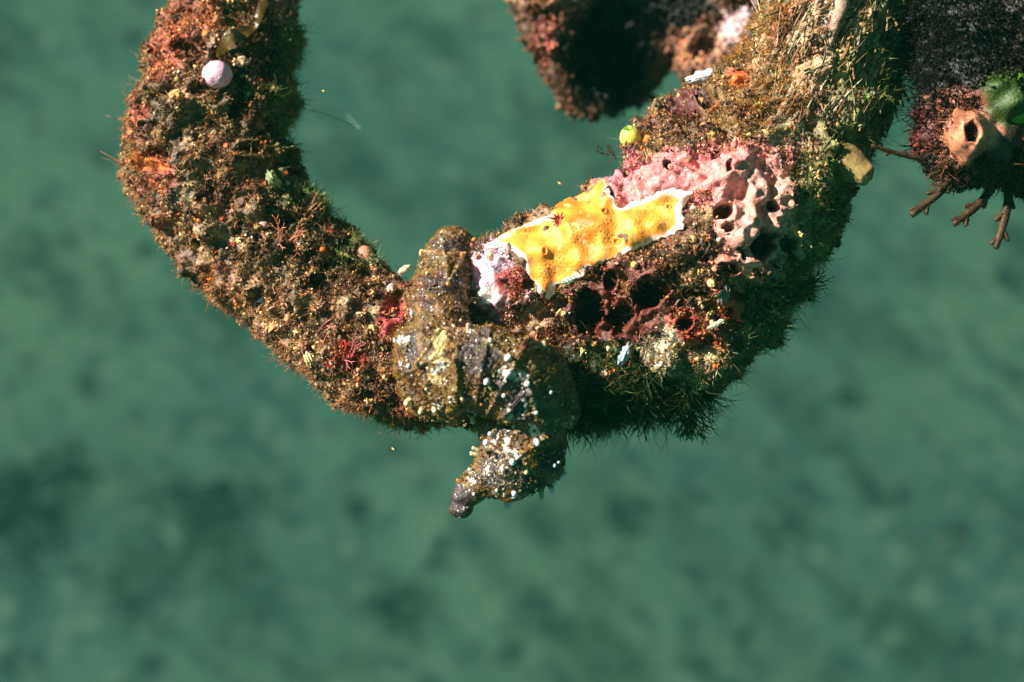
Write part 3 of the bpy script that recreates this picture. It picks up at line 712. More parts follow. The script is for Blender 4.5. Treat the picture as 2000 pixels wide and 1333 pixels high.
    for p_, n_ in zip(Pw, Nw):
        if math.hypot(p_[0] + 1000 - 915, 666.5 - p_[2] - 955) < 40: continue
        r = random.uniform(1.6, 3.6); b_ = ball(p_ + n_ * r * 0.4, r, ICO1); add.append(b_); c = [(150, 128, 70), (96, 74, 40), (210, 196, 150), (120, 70, 36)][random.choices([0, 1, 2, 3], [4, 5, 2, 2])[0]]
        addc.append(np.tile(lin(c), (len(b_[0]), 1)))
    # silt grains stuck to the skin
    Pw, Nw = surf_sample(Vh, Fh, Nh, 2600, lambda fm: sstep(0.05, 0.35, fbm(fm, 22, 88, 2)) + 0.05); keep = np.hypot(Pw[:, 0] + 1000 - 908, 666.5 - Pw[:, 2] - 966) > 34; Pw, Nw = Pw[keep], Nw[keep]
    g = granules(Pw, Nw, rng.uniform(0.7, 2.0, len(Pw)), rng.uniform(0, 5, len(Pw)), stretch=(.6, 1.5)); add.append(g[:2])
    pal = np.array([lin(x) for x in ((120, 92, 48), (84, 62, 32), (140, 116, 70), (190, 176, 140), (110, 54, 30), (40, 34, 24))])
    addc.append(np.repeat(vary(pal[rng.choice(6, len(Pw), p=[.3, .25, .16, .06, .08, .15])], .25), g[2], 0))
    # skin colour
    a1, a2, a3 = fbm(Vh, 44, 91, 3), fbm(Vh, 18, 92, 3), fbm(Vh, 7, 93, 2)
    c = np.tile(lin((116, 80, 30)), (len(Vh), 1))
    def mixc(m, rgb):
        nonlocal c
        m = np.clip(m, 0, 1)[:, None]; c = c * (1 - m) + lin(rgb) * m
    mixc(sstep(-0.1, 0.3, a2) * 0.7, (150, 112, 44)); mixc(sstep(0.05, 0.4, a1) * 0.8, (100, 48, 22))
    mixc(sstep(0.1, 0.45, -a2) * 0.6, (66, 56, 30))
    wu, wv = 9 * a2 + 5 * a3, 9 * a1 + 7 * a3
    E = lambda x, y, rx, ry, an=0: sstep(1.12, 0.88, ell(u + wu, v + wv, x, y, rx, ry, an))
    for z in [(938, 690, 36, 42, 20), (1000, 745, 34, 24, 10), (1012, 780, 36, 40, 0), (870, 560, 34, 22, 0), (880, 484, 34, 12, 0), (815, 680, 16, 26, 0), (982, 826, 24, 10, 0), (985, 896, 44, 36, 0), (898, 955, 28, 26, 0), (905, 982, 24, 14, 0), (950, 920, 18, 14, 0), (1005, 785, 20, 26, 0)]:
        mixc(0.92 * E(*z), (70, 56, 60))
    for z in [(1052, 700, 30, 26, 20), (1070, 760, 44, 50, 10), (1075, 820, 30, 24, 0), (980, 668, 40, 10, -20)]: mixc(0.7 * E(*z), (84, 88, 42))
    for z in [(1070, 886, 26, 20, 0), (1040, 930, 30, 18, 0), (940, 800, 30, 12, 0), (1010, 655, 20, 10, 0)]: mixc(0.85 * E(*z), (26, 22, 16))
    for z in [(870, 672, 13, 34, 5), (858, 732, 14, 10, 0), (868, 700, 16, 8, 0), (975, 888, 0.1, 0.1, 0)]: mixc(0.85 * E(*z), (226, 196, 130))
    for z in [(803, 666, 13, 7, -20), (868, 716, 16, 5, -30), (1000, 722, 30, 9, 14), (868, 780, 13, 5, -50), (893, 763, 8, 4, 0), (1000, 868, 17, 11, 20), (988, 850, 8, 10, 0), (966, 846, 4, 12, 30), (1040, 835, 10, 16, -30), (925, 650, 7, 4, 0), (1022, 775, 3, 12, -20), (994, 792, 4, 14, 20), (930, 912, 10, 3, 30), (928, 924, 9, 3, 30), (958, 905, 4, 10, 0), (1008, 948, 10, 3, 0), (975, 945, 12, 3, 0)]:
        holes = cells(Vh, 11, 97)[0] < 0.32
        mixc(0.95 * E(*z) * (~holes), (244, 236, 222))
    mixc(RIDGE * sstep(-0.05, 0.3, fbm(Vh, 16, 111, 2)) * 0.8, (214, 184, 128))
    # white flecks
    cd, cv_ = cells(V3, 7.5, 99); mk = (cd < 0.17) & (cv_ > 0.35) & (ell(u, v, 985, 900, 60, 56) > 1)
    mixc(mk * 0.95, (240, 236, 226))
    c = c * (0.68 * (1 + 0.45 * a3))[:, None]
    mixc(mk * 0.95, (240, 236, 226))
    # dotted bands round the eye
    e = np.hypot((u - 992) / 1.25, v - 903); band = np.abs(((e / 6.2) % 1) - 0.5); ang = np.arctan2(v - 903, u - 992)
    dots = (band < 0.15) & ((np.sin(ang * np.maximum(e, 6) * 1.15) > -0.1)) & (e < 42) & (e > 3)
    mixc(dots * sstep(44, 30, e) * (hsh((e / 2).astype(int), (ang * 9).astype(int), (e / 5).astype(int), 3) > 0.45), (226, 210, 170))
    X, Ff = join([(V3, Fh)] + add); CC = np.vstack([c] + addc)
    root = thing('seahorse', G(950, 720, -180), 'knobbly brown seahorse speckled with white, clinging to the branch with its head hanging down', 'seahorse')
    put('body', X, Ff, M_SKIN, CC, parent=root)
    # eye
    ev, ef = ball(G(990, 904, -224), (20, 18, 18), ICO4)
    uu, v_ = ev[:, 0] + 1000, 666.5 - ev[:, 2]; e = np.hypot((uu - 990) / 1.1, v_ - 905)
    an = np.arctan2(v_ - 905, uu - 990)
    ec = np.tile(lin((78, 66, 56)), (len(ev), 1)); dm = (np.abs(((e / 5.2) % 1) - 0.5) < 0.17) & (np.sin(an * 14) > -0.3) & (e > 4)
    ec[dm & (hsh((e / 2).astype(int), (an * 9).astype(int), (e / 5).astype(int), 3) > 0.3)] = lin((200, 184, 140)); ec[e < 4.2] = lin((14, 12, 12))
    put('eye', ev, ef, M_WET, ec, parent=root)
    # dorsal fin, a thin folded fan behind the back
    n = 14; fv = []
    for i in range(n):
        t = i / (n - 1); a = G(985 + 62 * t, 664 + 12 * t, -196 + 30 * t); b = G(975 + 88 * t, 640 + 30 * t + 5 * math.sin(t * 9), -226 + 70 * t)
        fv += [a, a * 0.5 + b * 0.5 + np.array([0, 3 * math.sin(i * 2.2), 0]), b]
    fv = np.array(fv); fv2 = fv + np.array([0, 1.5, 0]); m_ = len(fv); ff = []
    for i in range(n - 1):
        for j in (0, 1):
            a = i * 3 + j; ff += [(a, a + 3, a + 4, a + 1), (a + m_, a + 1 + m_, a + 4 + m_, a + 3 + m_)]
    put('fin', np.vstack([fv, fv2]), np.array(ff), M_SKIN, np.tile(lin((96, 88, 46)), (2 * m_, 1)), parent=root)
    # algal fuzz on the skin
    n = 9000
    def wt(fm):
        u, v, _ = uvw(fm); return (0.12 + sstep(-0.1, 0.4, fbm(fm, 26, 95, 2))) * sstep(36, 60, np.hypot(u - 905, v - 972)) * (0.25 + 0.75 * sstep(40, 60, np.hypot(u - 985, v - 900)))
    P, Nn = surf_sample(V3, Fh, vnormals(V3, Fh), n, wt); Dn = Nn + 0.45 * rng.normal(size=Nn.shape); Dn /= np.linalg.norm(Dn, axis=1)[:, None]
    X, f, k = sticks(P - Nn, Dn, rng.uniform(3, 9, n), rng.uniform(0.25, 0.45, n), 0.5, 2)
    cc = vary(np.where((rng.random(n) < 0.7)[:, None], lin((150, 116, 40)), lin((150, 72, 22))), 0.3)
    fz = put('fuzz', X, f, M_HAIR, np.repeat(cc, k, 0), parent=root); fz['kind'] = 'stuff'
    return root
seahorse = make_seahorse()

# ------------------------------------------------------------------ small residents of the branch
def on(u_, v_, out=0.0):
    y, n = hit(u_, v_); return G(u_, v_, y) + n * out, n

def puff(u_, v_, ru, rv, rgb, label, cat='sponge', name='ball_sponge', rot=0, knob=0.06, depth=None):
    y, n = hit(u_, v_); r = (ru + rv) / 2; c = G(u_, v_, (y if depth is None else depth) - r * 0.55)
    Vb, Fb = ball(c, (ru, r, rv), ICO4, rot, rough=knob * 1.8, rs=16)
    cd, cv_ = cells(Vb, 4.2, 31); Vb += (Vb - c) / r * (0.8 * sstep(0.5, 0.1, cd))[:, None]
    stalk = tube(np.array([[*(c + np.array([0, r * 0.5, 0])), r * 0.5], [*(c + np.array([0, r * 1.3, -1])), r * 0.6]]), 12, 3)
    X, f = join([(Vb, Fb), stalk]); cc = vc(X, rgb, 0.3, 4, 12); m = (0.55 * sstep(-0.05, 0.3, fbm(X, r * 1.1, int(u_), 3)))[:, None]; cc = cc * (1 - m) + lin((176, 140, 120)) * m
    return tag(put(name, X, f, M_PALE, cc), label, cat)
puff(420, 143, 29, 28, (236, 178, 200), 'round pale pink ball sponge, the largest ball on the left limb of the branch')
puff(517, 441, 12, 9, (226, 178, 178), 'tiny oval pink ball sponge in the dark middle of the left limb')
puff(713, 500, 17, 21, (190, 126, 104), 'egg-shaped brownish pink sponge on the inner rim of the branch left of the seahorse', rot=0.25, depth=20)
puff(513, 592, 17, 12, (246, 236, 226), 'small bright white lump near the lower left edge of the branch', 'sponge', 'sponge_lump', knob=0.35)
puff(460, 112, 14, 10, (206, 166, 128), 'small tan lump just right of the large pale pink ball sponge', 'sponge', 'sponge_lump', knob=0.5)
puff(345, 186, 12, 9, (232, 160, 90), 'small orange lump left of the large pale pink ball sponge', 'sponge', 'sponge_lump', knob=0.5)
puff(768, 566, 8, 9, (236, 206, 190), 'tiny pale lump on the branch just left of the seahorse tail', 'sponge', 'sponge_lump', knob=0.3)

def shell(u_, v_, lx, lz, rot, rgb, label, name='shell_fragment', cat='shell', up=2, curl=0.5, ridges=6):
    y, n = hit(u_, v_); c = G(u_, v_, y - 6 - up); a, b = 26, 16; P = []
    for i in range(a + 1):
        for j in range(b + 1):
            s, t = i / a * 2 - 1, j / b * 2 - 1; wv_ = math.sqrt(max(0, 1 - s * s * 0.85)); x, z = s * lx, t * lz * wv_
            rg = 1 + 0.16 * math.sin(s * 9 + u_) * math.sin(t * 7 + v_); x *= rg; z *= rg; yy = -lz * curl * (1 - t * t) * wv_ + 0.8 * math.sin(t * ridges * 3 + s * 2) + 1.3 * math.sin(s * 11 + 3 * t)
            P.append([x * math.cos(rot) - z * math.sin(rot), yy, x * math.sin(rot) + z * math.cos(rot)])
    P = np.array(P) + c; i = (np.arange(a)[:, None] * (b + 1) + np.arange(b)[None]).ravel()
    f = np.stack([i, i + 1, i + b + 2, i + b + 1], 1); Q = P + np.array([0, 2.2, 0]); n_ = len(P)
    return tag(put(name, np.vstack([P, Q]), np.vstack([f, f[:, ::-1] + n_]), M_PALE, vc(np.vstack([P, Q]), rgb, 0.5, 6, 7)), label, cat)
shell(1374, 152, 33, 13, 0.25, (206, 200, 204), 'ragged white shell fragment standing above the dark red lumps', up=30, curl=0.9)
shell(1211, 692, 9, 24, -0.45, (150, 160, 172), 'pale blue-grey worm tube hanging in the shadow right of the seahorse', 'worm_tube', 'worm tube', up=14, curl=1.2, ridges=14)
shell(1392, 578, 12, 20, -0.2, (128, 112, 104), 'small grey translucent flap at the right end of the wide dark hollow', up=6)
shell(1378, 636, 18, 5, 0.5, (222, 216, 180), 'thin cream shell sliver right of the round rust-rimmed hole', up=10)
shell(531, 350, 11, 22, 0.6, (140, 146, 104), 'stubby pale green tube on the inner side of the left limb', 'worm_tube', 'worm tube', up=16, curl=1.4)
shell(612, 700, 10, 16, 0.2, (206, 176, 126), 'small tan shell flake low on the left part of the branch', up=8)
shell(790, 528, 14, 7, 0.6, (226, 206, 176), 'cream shell chip on the inner edge beside the seahorse tail', up=8)
shell(1105, 523 + 30, 14, 7, 0.3, (190, 196, 170), 'small shiny greenish shell under the lower edge of the orange sponge', up=6)

# green sea squirt with an open mouth
def squirt():
    c = G(1231, 272, 0); y, n = hit(1240, 284, default=0.0); c[1] = y - 20
    t = thing('sea_squirt', c, 'small glossy yellow-green sea squirt perched on the upper edge of the branch', 'sea squirt')
    n_, m_ = 30, 24; P = []
    prof = [(0, -20), (14, -19), (20, -12), (22, 0), (20, 10), (15, 18), (10, 23), (7.5, 24), (6, 20), (5, 10), (3, 0), (0.2, -4)]
    Pr = catmull(np.array(prof, float), 4)
    for r, z in Pr:
        for k in range(m_):
            a = k / m_ * 2 * math.pi; P.append([r * math.cos(a), r * math.sin(a), z])
    P = np.array(P) ; A = R(-38); B = R(-22)
    Rm = np.array(Matrix.Rotation(B, 3, 'Y') @ Matrix.Rotation(-A, 3, 'X')); P = P @ Rm.T + c
    F = []
    for i in range(len(Pr) - 1):
        a = i * m_ + np.arange(m_); b = i * m_ + (np.arange(m_) + 1) % m_; F.append(np.stack([a, b, b + m_, a + m_], 1))
    rr = np.repeat(np.arange(len(Pr)) / len(Pr), m_)[:, None]
    col = lin((196, 206, 40)) * (1 - rr) + lin((236, 236, 150)) * rr; col[(rr[:, 0] > 0.52) & (rr[:, 0] < 0.68)] = lin((120, 170, 30)); col[rr[:, 0] > 0.72] = lin((160, 190, 110))
    put('tunic', P, np.concatenate(F), mat_col('squirt', 0.12, 0.7, 0.15, 900, sss=0.5, mottle=0.1, coat=0.6), col, parent=t)
    bs = tube(np.array([[*(c + [4, 8, -14]), 15], [*(c + [8, 22, -26]), 12]]), 16, 4); put('base', *bs, M_WET, vc(bs[0], (150, 170, 70)), parent=t)
squirt()
def bud(u_, v_, r, rgb, label, tilt=(0.2, -0.8, 0.5), hole=True, name='sea_squirt', cat='sea squirt', ln=1.5):
    y, n = hit(u_, v_); d_ = np.array(tilt, float); d_ /= np.linalg.norm(d_); c = G(u_, v_, y - r * 0.3)
    P = [[*(c - d_ * r * 1.0), r * 0.9], [*c, r * 1.05], [*(c + d_ * r * ln * 0.6), r * 0.8], [*(c + d_ * r * ln), r * 0.55]]
    if hole: P += [[*(c + d_ * r * (ln + 0.05)), r * 0.35], [*(c + d_ * r * (ln - 0.5)), r * 0.28], [*(c + d_ * r * (ln - 0.9)), r * 0.1]]
    X, f = tube(np.array(P), 20, 5); X = X + vnormals(X, f) * (r * 0.16 * fbm(X, r * 0.6, int(u_), 3))[:, None]
    k = sstep(0.0, 1.0, ((X - c) @ d_) / (r * ln))[:, None]
    return tag(put(name, X, f, M_WET, np.clip(vc(X, rgb, 0.35, 9, 8) * (1 + 0.4 * k), 0, 1)), label, cat)
bud(1263, 284, 11, (196, 110, 44), 'small orange-brown bud right of the glossy yellow-green sea squirt', (0, -.6, .7))
bud(1431, 172, 12, (236, 100, 44), 'small bright orange bud beside the white shell fragment', (-.4, -.8, .3), False, 'coral_bud', 'coral')
bud(1634, 330, 34, (120, 100, 60), 'tan leathery sea squirt bulging from the right edge of the branch', (.6, -.5, -.5), True, ln=1.5)
bud(1337, 420, 6, (236, 226, 206), 'tiny white bead at the right tip of the orange sponge', (0, -1, .2), False, 'pearly_bud', 'sea squirt')
bud(1332, 480, 9, (196, 160, 100), 'small tan tube-mouthed bud below the right tip of the orange sponge', (.2, -1, .1))
bud(1368, 560, 8, (206, 180, 120), 'small cream bud over the wide dark hollow', (.1, -1, -.3))
bud(1226, 566 - 40, 7, (186, 150, 90), 'small olive bud between two dark red rimmed holes and the sponge', (0, -1, 0))
bud(1296, 344, 9, (176, 120, 100), 'dusky pink bud with a dark mouth amid the pink crust', (0, -1, .1))
bud(962, 492 + 14, 7, (186, 150, 110), 'small tan bud at the left tip of the orange sponge', (-.5, -.8, .3))

# lacy hydroids, thin pink twigs
def twig(verts, p, d_, ln, r, depth, bend=0.25):
    q = p + d_ * ln; verts.append(tube(np.array([[*p, r], [*((p + q) / 2 + rng.normal(size=3) * ln * 0.05), r * 0.85], [*q, r * 0.6]]), 5, 2))
    if depth:
        for s in (-1, 1):
            e = d_ + 0.6 * rng.normal(size=3) * bend + np.cross(d_, [0, 1, 0]) * s * 0.45; e /= np.linalg.norm(e); twig(verts, q, e, ln * random.uniform(0.65, 0.95), r * 0.75, depth - 1, bend)
def hydroid(u_, v_, n, ln, r, rgb, label, dirs, depth=2, name='branching_hydroid', cat='hydroid', out=3, spread=0.5):
    P, nn = on(u_, v_); parts = []
    for i in range(n):
        d_ = np.array(dirs, float) + rng.normal(size=3) * spread; d_[1] = -abs(d_[1]) - 0.3; d_ /= np.linalg.norm(d_)
        off = np.array([rng.normal() * 10, 0, rng.normal() * 7]); y, _ = hit(u_ + off[0], v_ - off[2]); p = np.array([P[0] + off[0], y - out, P[2] + off[2]])
        twig(parts, p, d_, ln, r, depth)
    X, f = join(parts); return tag(put(name, X, f, M_HAIR, vc(X, rgb, 0.3, 3, 20), origin=P), label, cat)
hydroid(560, 478, 9, 20, 1.5, (206, 130, 100), 'pinkish brown twiggy hydroid in the middle of the left limb', (0.3, -0.4, 0.8))
hydroid(600, 412, 7, 34, 1.3, (190, 130, 90), 'straight pale bristles sticking out of the inner dark side of the left limb', (0.6, -0.5, 0.3), 0, 'bristle_tuft', 'hydroid', spread=0.8)
hydroid(690, 700, 7, 24, 1.2, (206, 120, 120), 'thin pink branching threads over the red patch left of the seahorse', (0.2, -0.4, 0.6), 2, spread=0.7)
hydroid(650, 640, 5, 22, 1.1, (190, 110, 100), 'fine pink threads just above the red patch left of the seahorse', (0.3, -0.4, 0.5), 1, spread=0.8)
hydroid(925, 590, 6, 12, 2.4, (176, 146, 110), 'short tan bushy tuft in the dark gap between seahorse tail and pink crust', (-0.9, -0.3, 0.3), 1)
hydroid(1140, 540, 7, 9, 1.2, (120, 84, 54), 'tiny dark bristly tuft on the lower edge of the orange sponge', (0, -0.4, 0.9), 1, out=8)
hydroid(1188, 300, 8, 12, 1.2, (90, 54, 50), 'tiny dark red tuft at the left corner of the pink crust', (-0.8, -0.3, 0.6), 1)
hydroid(1545, 560, 12, 24, 1.4, (76, 70, 40), 'dark olive bushy weed on the right edge of the branch', (0.9, -0.2, 0.3), 2)
hydroid(1525, 620, 8, 16, 1.8, (190, 190, 160), 'pale feathery tuft at the lower right edge of the branch', (0.9, -0.3, -0.1), 1)
hydroid(1345, 800, 26, 26, 1.9, (104, 82, 34), 'brown branching seaweed hanging below the branch to the right of the seahorse', (0.15, -0.3, -0.9), 2, 'seaweed', 'seaweed', spread=0.35)
hydroid(1262, 815, 10, 24, 1.4, (88, 84, 50), 'thin grey-green seaweed strands hanging under the middle of the branch', (0.1, -0.3, -0.9), 1, 'seaweed', 'seaweed', spread=0.35)
hydroid(1385, 780, 14, 26, 0.8, (84, 120, 30), 'wispy bright green weed below the right part of the branch', (0.8, -0.3, -0.6), 1, 'seaweed', 'seaweed', spread=0.4)

# small dark red star creature on the sponge
def star():
    uc, vc_ = 1088, 438; y = float(H[int((vc_ - Vv[0, 0]) / 1.6), int((uc - U[0, 0]) / 1.6)]) - 9; c = G(uc, vc_, y - 4); parts = [ball(c, (8, 6, 8), ICO2, rough=0.25, rs=20)]
    for a, l in ((170, 24), (135, 18), (100, 14), (60, 16), (25, 12), (-20, 12), (-70, 12), (-105, 22), (-130, 16), (205, 14)):
        d_ = np.array([math.cos(R(a)), -0.25, math.sin(R(a))]); parts.append(tube(np.array([[*c, 3], [*(c + d_ * l * 0.5 + [0, -4, 0]), 2.2], [*(c + d_ * l), 0.7]]), 8, 4))
    X, f = join(parts); tag(put('brittle_star', X, f, M_WET, vc(X, (130, 40, 20), 0.5, 3, 6)), 'tiny dark red spiky star-shaped creature sitting on the orange sponge', 'brittle star')
star()

# brown ribbon weed and a clear feather at the top of the left limb
def ribbon():
    ribbon_y = []
    C = catmull(np.array([[498, -20, 40, 9], [486, 22, 30, 8], [462, 52, 30, 12], [440, 64, 28, 15], [428, 84, 20, 11], [420, 108, 24, 4]], float), 8); P = []
    for i, (a, b, w_, r) in enumerate(C):
        y, _ = hit(a, max(b, 2)); t = C[min(i + 1, len(C) - 1), :2] - C[max(i - 1, 0), :2]; t /= np.linalg.norm(t) + 1e-9
        for s in (-1, -0.3, 0.4, 1): P.append(G(a - t[1] * r * s, b + t[0] * r * s, min(y, ribbon_y.append(y) or min(ribbon_y)) - 20 - 2.5 * math.sin(i * 0.35 + s * 1.4)))
    P = np.array(P); i = (np.arange(len(C) - 1)[:, None] * 4 + np.arange(3)[None]).ravel(); f = np.stack([i, i + 1, i + 5, i + 4], 1)
    Q = P + np.array([0, 1.6, 0]); tag(put('seaweed_ribbon', np.vstack([P, Q]), np.vstack([f, f[:, ::-1] + len(P)]), M_WET, vc(np.vstack([P, Q]), (80, 60, 22), 0.4, 3, 12)), 'flat olive-brown seaweed ribbon draped above the large pale pink ball sponge', 'seaweed')
ribbon()
def feather():
    p0, p1 = G(588, 192, 190), G(690, 230, 190); parts = [tube(np.array([[*p0, 1.2], [*((p0 + p1) / 2 + [0, 0, 3]), 1.0], [*p1, 0.6]]), 6, 4)]
    for i in range(34):
        t = i / 34; p = p0 * (1 - t) + p1 * t + np.array([0, 0, 3 * math.sin(math.pi * t)]); l = 22 * math.sin(math.pi * (0.15 + 0.8 * t))
        for s in (-1, 1):
            d_ = np.array([0.25, 0, s * 1.0]); d_ /= np.linalg.norm(d_); parts.append(tube(np.array([[*p, 0.5], [*(p + d_ * l * 0.5), 0.42], [*(p + d_ * l), 0.3]]), 4, 2))
    X, f = join(parts); m = mat_glassy('feather_clear', (0.30, 0.50, 0.42), 0.4)
    tag(put('feather_hydroid', X, f, m), 'faint transparent feather-shaped hydroid sticking out right of the left limb', 'hydroid')
feather()

# ------------------------------------------------------------------ growth-covered branches farther back
def far_branch(rows_list, label, lumps, pits, patches, base, voxel=6, n_t=(14000, 9000, 6000), sz=1.5, fs=1.0, shags=(), weightf=None):
    Vf, Ff = remesh(*join([tube(path(r), 26) for r in rows_list]), voxel, 5)
    Nf = vnormals(Vf, Ff); u, v, _ = uvw(Vf); fr = sstep(0.35, -0.15, Nf[:, 1])
    dd = 22 * fbm(Vf, 80, 101, 3) + 14 * fbm(Vf, 30, 102, 2)
    for (a, b, ru, rv, h) in lumps: dd += h * sstep(1.15, 0.4, ell(u, v, a, b, ru, rv, 0)) * fr
    X = Vf + Nf * dd[:, None]
    pm = np.zeros(len(X))
    for (a, b, ru, rv, dep, rim) in pits:
        e = ell(u, v, a, b, ru, rv, 0) * (1 + 0.2 * fbm(Vf, 20, 5, 2)); X += Nf * (rim * np.exp(-((e - 1.2) / 0.25) ** 2) * fr)[:, None]; k = sstep(1.05, 0.7, e) * fr; X[:, 1] += dep * k; pm = np.maximum(pm, k)
    def pc(P, kind=0):
        u, v, _ = uvw(P); c = np.tile(lin(base), (len(P), 1)) * (1 + 0.5 * fbm(P, 26, 105, 3))[:, None]; a = 18 * fbm(P, 24, 106, 2)
        for (x, y, rx, ry, rgb, s) in patches:
            m = (s * sstep(1.15, 0.8, ell(u + a, v + a, x, y, rx, ry, 0)))[:, None]; c = c * (1 - m) + lin(rgb) * m
        return np.clip(c * (1 + 0.3 * fbm(P, 8, 107, 2))[:, None], 0.003, 1)
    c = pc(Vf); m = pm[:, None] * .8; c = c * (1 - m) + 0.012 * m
    pc0 = pc; pc = lambda P, kind=0: pc0(P / [fs, 1, fs]); X = X * [fs, 1, fs]
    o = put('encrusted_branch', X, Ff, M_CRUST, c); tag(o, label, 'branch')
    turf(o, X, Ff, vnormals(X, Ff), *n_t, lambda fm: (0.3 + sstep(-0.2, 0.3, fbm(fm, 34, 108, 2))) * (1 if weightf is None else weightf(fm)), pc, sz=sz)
    for z in shags: shag(o, X, Ff, vnormals(X, Ff), *z, wf=weightf)
    return o, X, Ff
W1 = 740
bA, XA, FA = far_branch([[(1040, -170, W1 - 60, 80), (1050, -60, W1 - 50, 76), (1082, 40, W1 - 50, 62), (1120, 130, W1 - 20, 56), (1160, 190, W1 + 20, 50)],
            [(1220, -150, W1 + 120, 150), (1215, 0, W1 + 120, 140), (1195, 110, W1 + 100, 118), (1200, 165, W1 + 90, 90)],
            [(1360, -150, W1 + 60, 120), (1370, -20, W1 + 50, 90), (1400, 70, W1 + 10, 76), (1420, 120, W1 + 10, 60)], [(1500, -160, W1 + 90, 120), (1500, 0, W1 + 90, 110), (1490, 100, W1 + 80, 80)]],
           'out of focus crusted branch behind, with a big dark hollow, at the top centre', [(1445, 80, 40, 50, 40), (1370, 120, 40, 40, 20), (1070, 80, 22, 40, 16)],
           [(1180, 120, 80, 80, 110, 0), (1378, 95, 26, 26, 50, 18), (1052, 5, 24, 20, 40, 12), (1345, 140, 20, 16, 40, 10)],
           [(1068, 90, 22, 44, (150, 84, 72), .7), (1070, -10, 90, 40, (190, 140, 110), .7), (1440, 85, 50, 60, (226, 190, 190), .9), (1370, 110, 46, 46, (186, 130, 96), .8), (1190, 110, 90, 110, (12, 16, 14), .95), (1280, 20, 120, 40, (10, 18, 16), .95)], (92, 62, 44), fs=1.2)  # near-black patches paint the shade in the hollow and along the top
W2 = -110
bB, XB, FB = far_branch([[(1940, -190, W2 + 60, 130), (1950, 0, W2 + 40, 130), (1960, 120, W2 + 20, 128), (1955, 230, W2, 125), (1990, 290, W2, 110)],
            [(2080, -150, W2 + 60, 190), (2080, 60, W2 + 40, 180), (2070, 230, W2 + 20, 150), (2060, 330, W2 + 20, 90)],
            [(1850, 240, W2 - 10, 46), (1880, 290, W2 - 20, 50), (1930, 320, W2, 50)]],
           'dark out of focus crusted branch with finger-like weed, at the right edge', [(1895, 262, 52, 56, 34), (1960, 190, 50, 46, 30)],
           [(1897, 258, 15, 34, 90, 18), (1830, 60, 60, 60, 60, 0)],
           [(1895, 258, 52, 66, (214, 140, 112), .95), (1825, 240, 30, 44, (96, 38, 38), .8), (1965, 190, 60, 50, (50, 70, 16), .95), (1880, 190, 40, 30, (150, 90, 70), .6), (1850, 60, 140, 110, (9, 9, 6), .96), (1960, 330, 110, 60, (80, 54, 36), .6)], (34, 26, 18), fs=0.937, n_t=(14000, 16000, 6000), sz=1.0, weightf=lambda fm: sstep(0.9, 1.2, ell(fm[:, 0] + 1000, 666.5 - fm[:, 2], 1893, 262, 52, 68)),  # near-black patch paints shade over the upper part
           shags=[(5000, [(1880, 120, 200, 230, 0, 1)], (16, 17, 10), 22, 1.4, 0.2), (1600, [(1850, 300, 60, 60, 0, 1), (1960, 340, 90, 60, 0, 1)], (110, 72, 46), 16, 1.6, 0.2)])  # darkest filaments carry the same painted shade
def far_tube():
    c = G(1830, 290, -264); m_ = 40
    Pr = catmull(np.array([(52, 34), (46, 14), (38, -4), (30, -16), (23, -21), (17, -19), (14, -10), (12, 8), (10, 40), (0.5, 60)], float), 4); P = []
    for r, y in Pr:
        for k in range(m_):
            a = k / m_ * 2 * math.pi; rr = r * (1 + .10 * math.sin(a * 2 + 1) + .07 * math.sin(a * 5 + r * .1)); P.append([rr * math.cos(a) * (.78 if r > 14 else .95), y, rr * math.sin(a) * (1.2 if r > 20 else 1.5)])
    P = np.array(P); F_ = []
    for i in range(len(Pr) - 1):
        a = i * m_ + np.arange(m_); b = i * m_ + (np.arange(m_) + 1) % m_; F_.append(np.stack([a, b, b + m_, a + m_], 1))
    P = P @ np.array(Matrix.Rotation(R(-14), 3, 'Y')).T + c; P = (P - c) * 0.88 + c; P = P + 3.0 * np.stack([fbm(P, 18, 211, 3), fbm(P, 14, 212, 3), fbm(P, 18, 213, 3)], 1)
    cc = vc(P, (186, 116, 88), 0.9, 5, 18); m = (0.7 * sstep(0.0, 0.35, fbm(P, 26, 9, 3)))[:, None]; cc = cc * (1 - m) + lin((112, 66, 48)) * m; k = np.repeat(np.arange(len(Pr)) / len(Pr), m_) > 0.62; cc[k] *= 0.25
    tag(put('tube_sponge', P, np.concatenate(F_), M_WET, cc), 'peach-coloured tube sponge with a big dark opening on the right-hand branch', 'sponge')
    parts = [ball(G(1908 + a, 222 + b, -226 + w_), (r, r * .8, r * .9), ICO4, rough=.2, rs=12) for a, b, w_, r in ((0, 0, 0, 34), (30, -22, 10, 30), (22, 24, 6, 26), (48, 8, 8, 30), (-14, -22, 14, 20))]
    X, f = join(parts); tag(put('green_sea_squirt', X, f, M_WET, vc(X, (96, 136, 22), 0.7, 6, 16)), 'glossy lumpy green sea squirt cluster at the right edge, above the peach tube sponge', 'sea squirt')
far_tube()
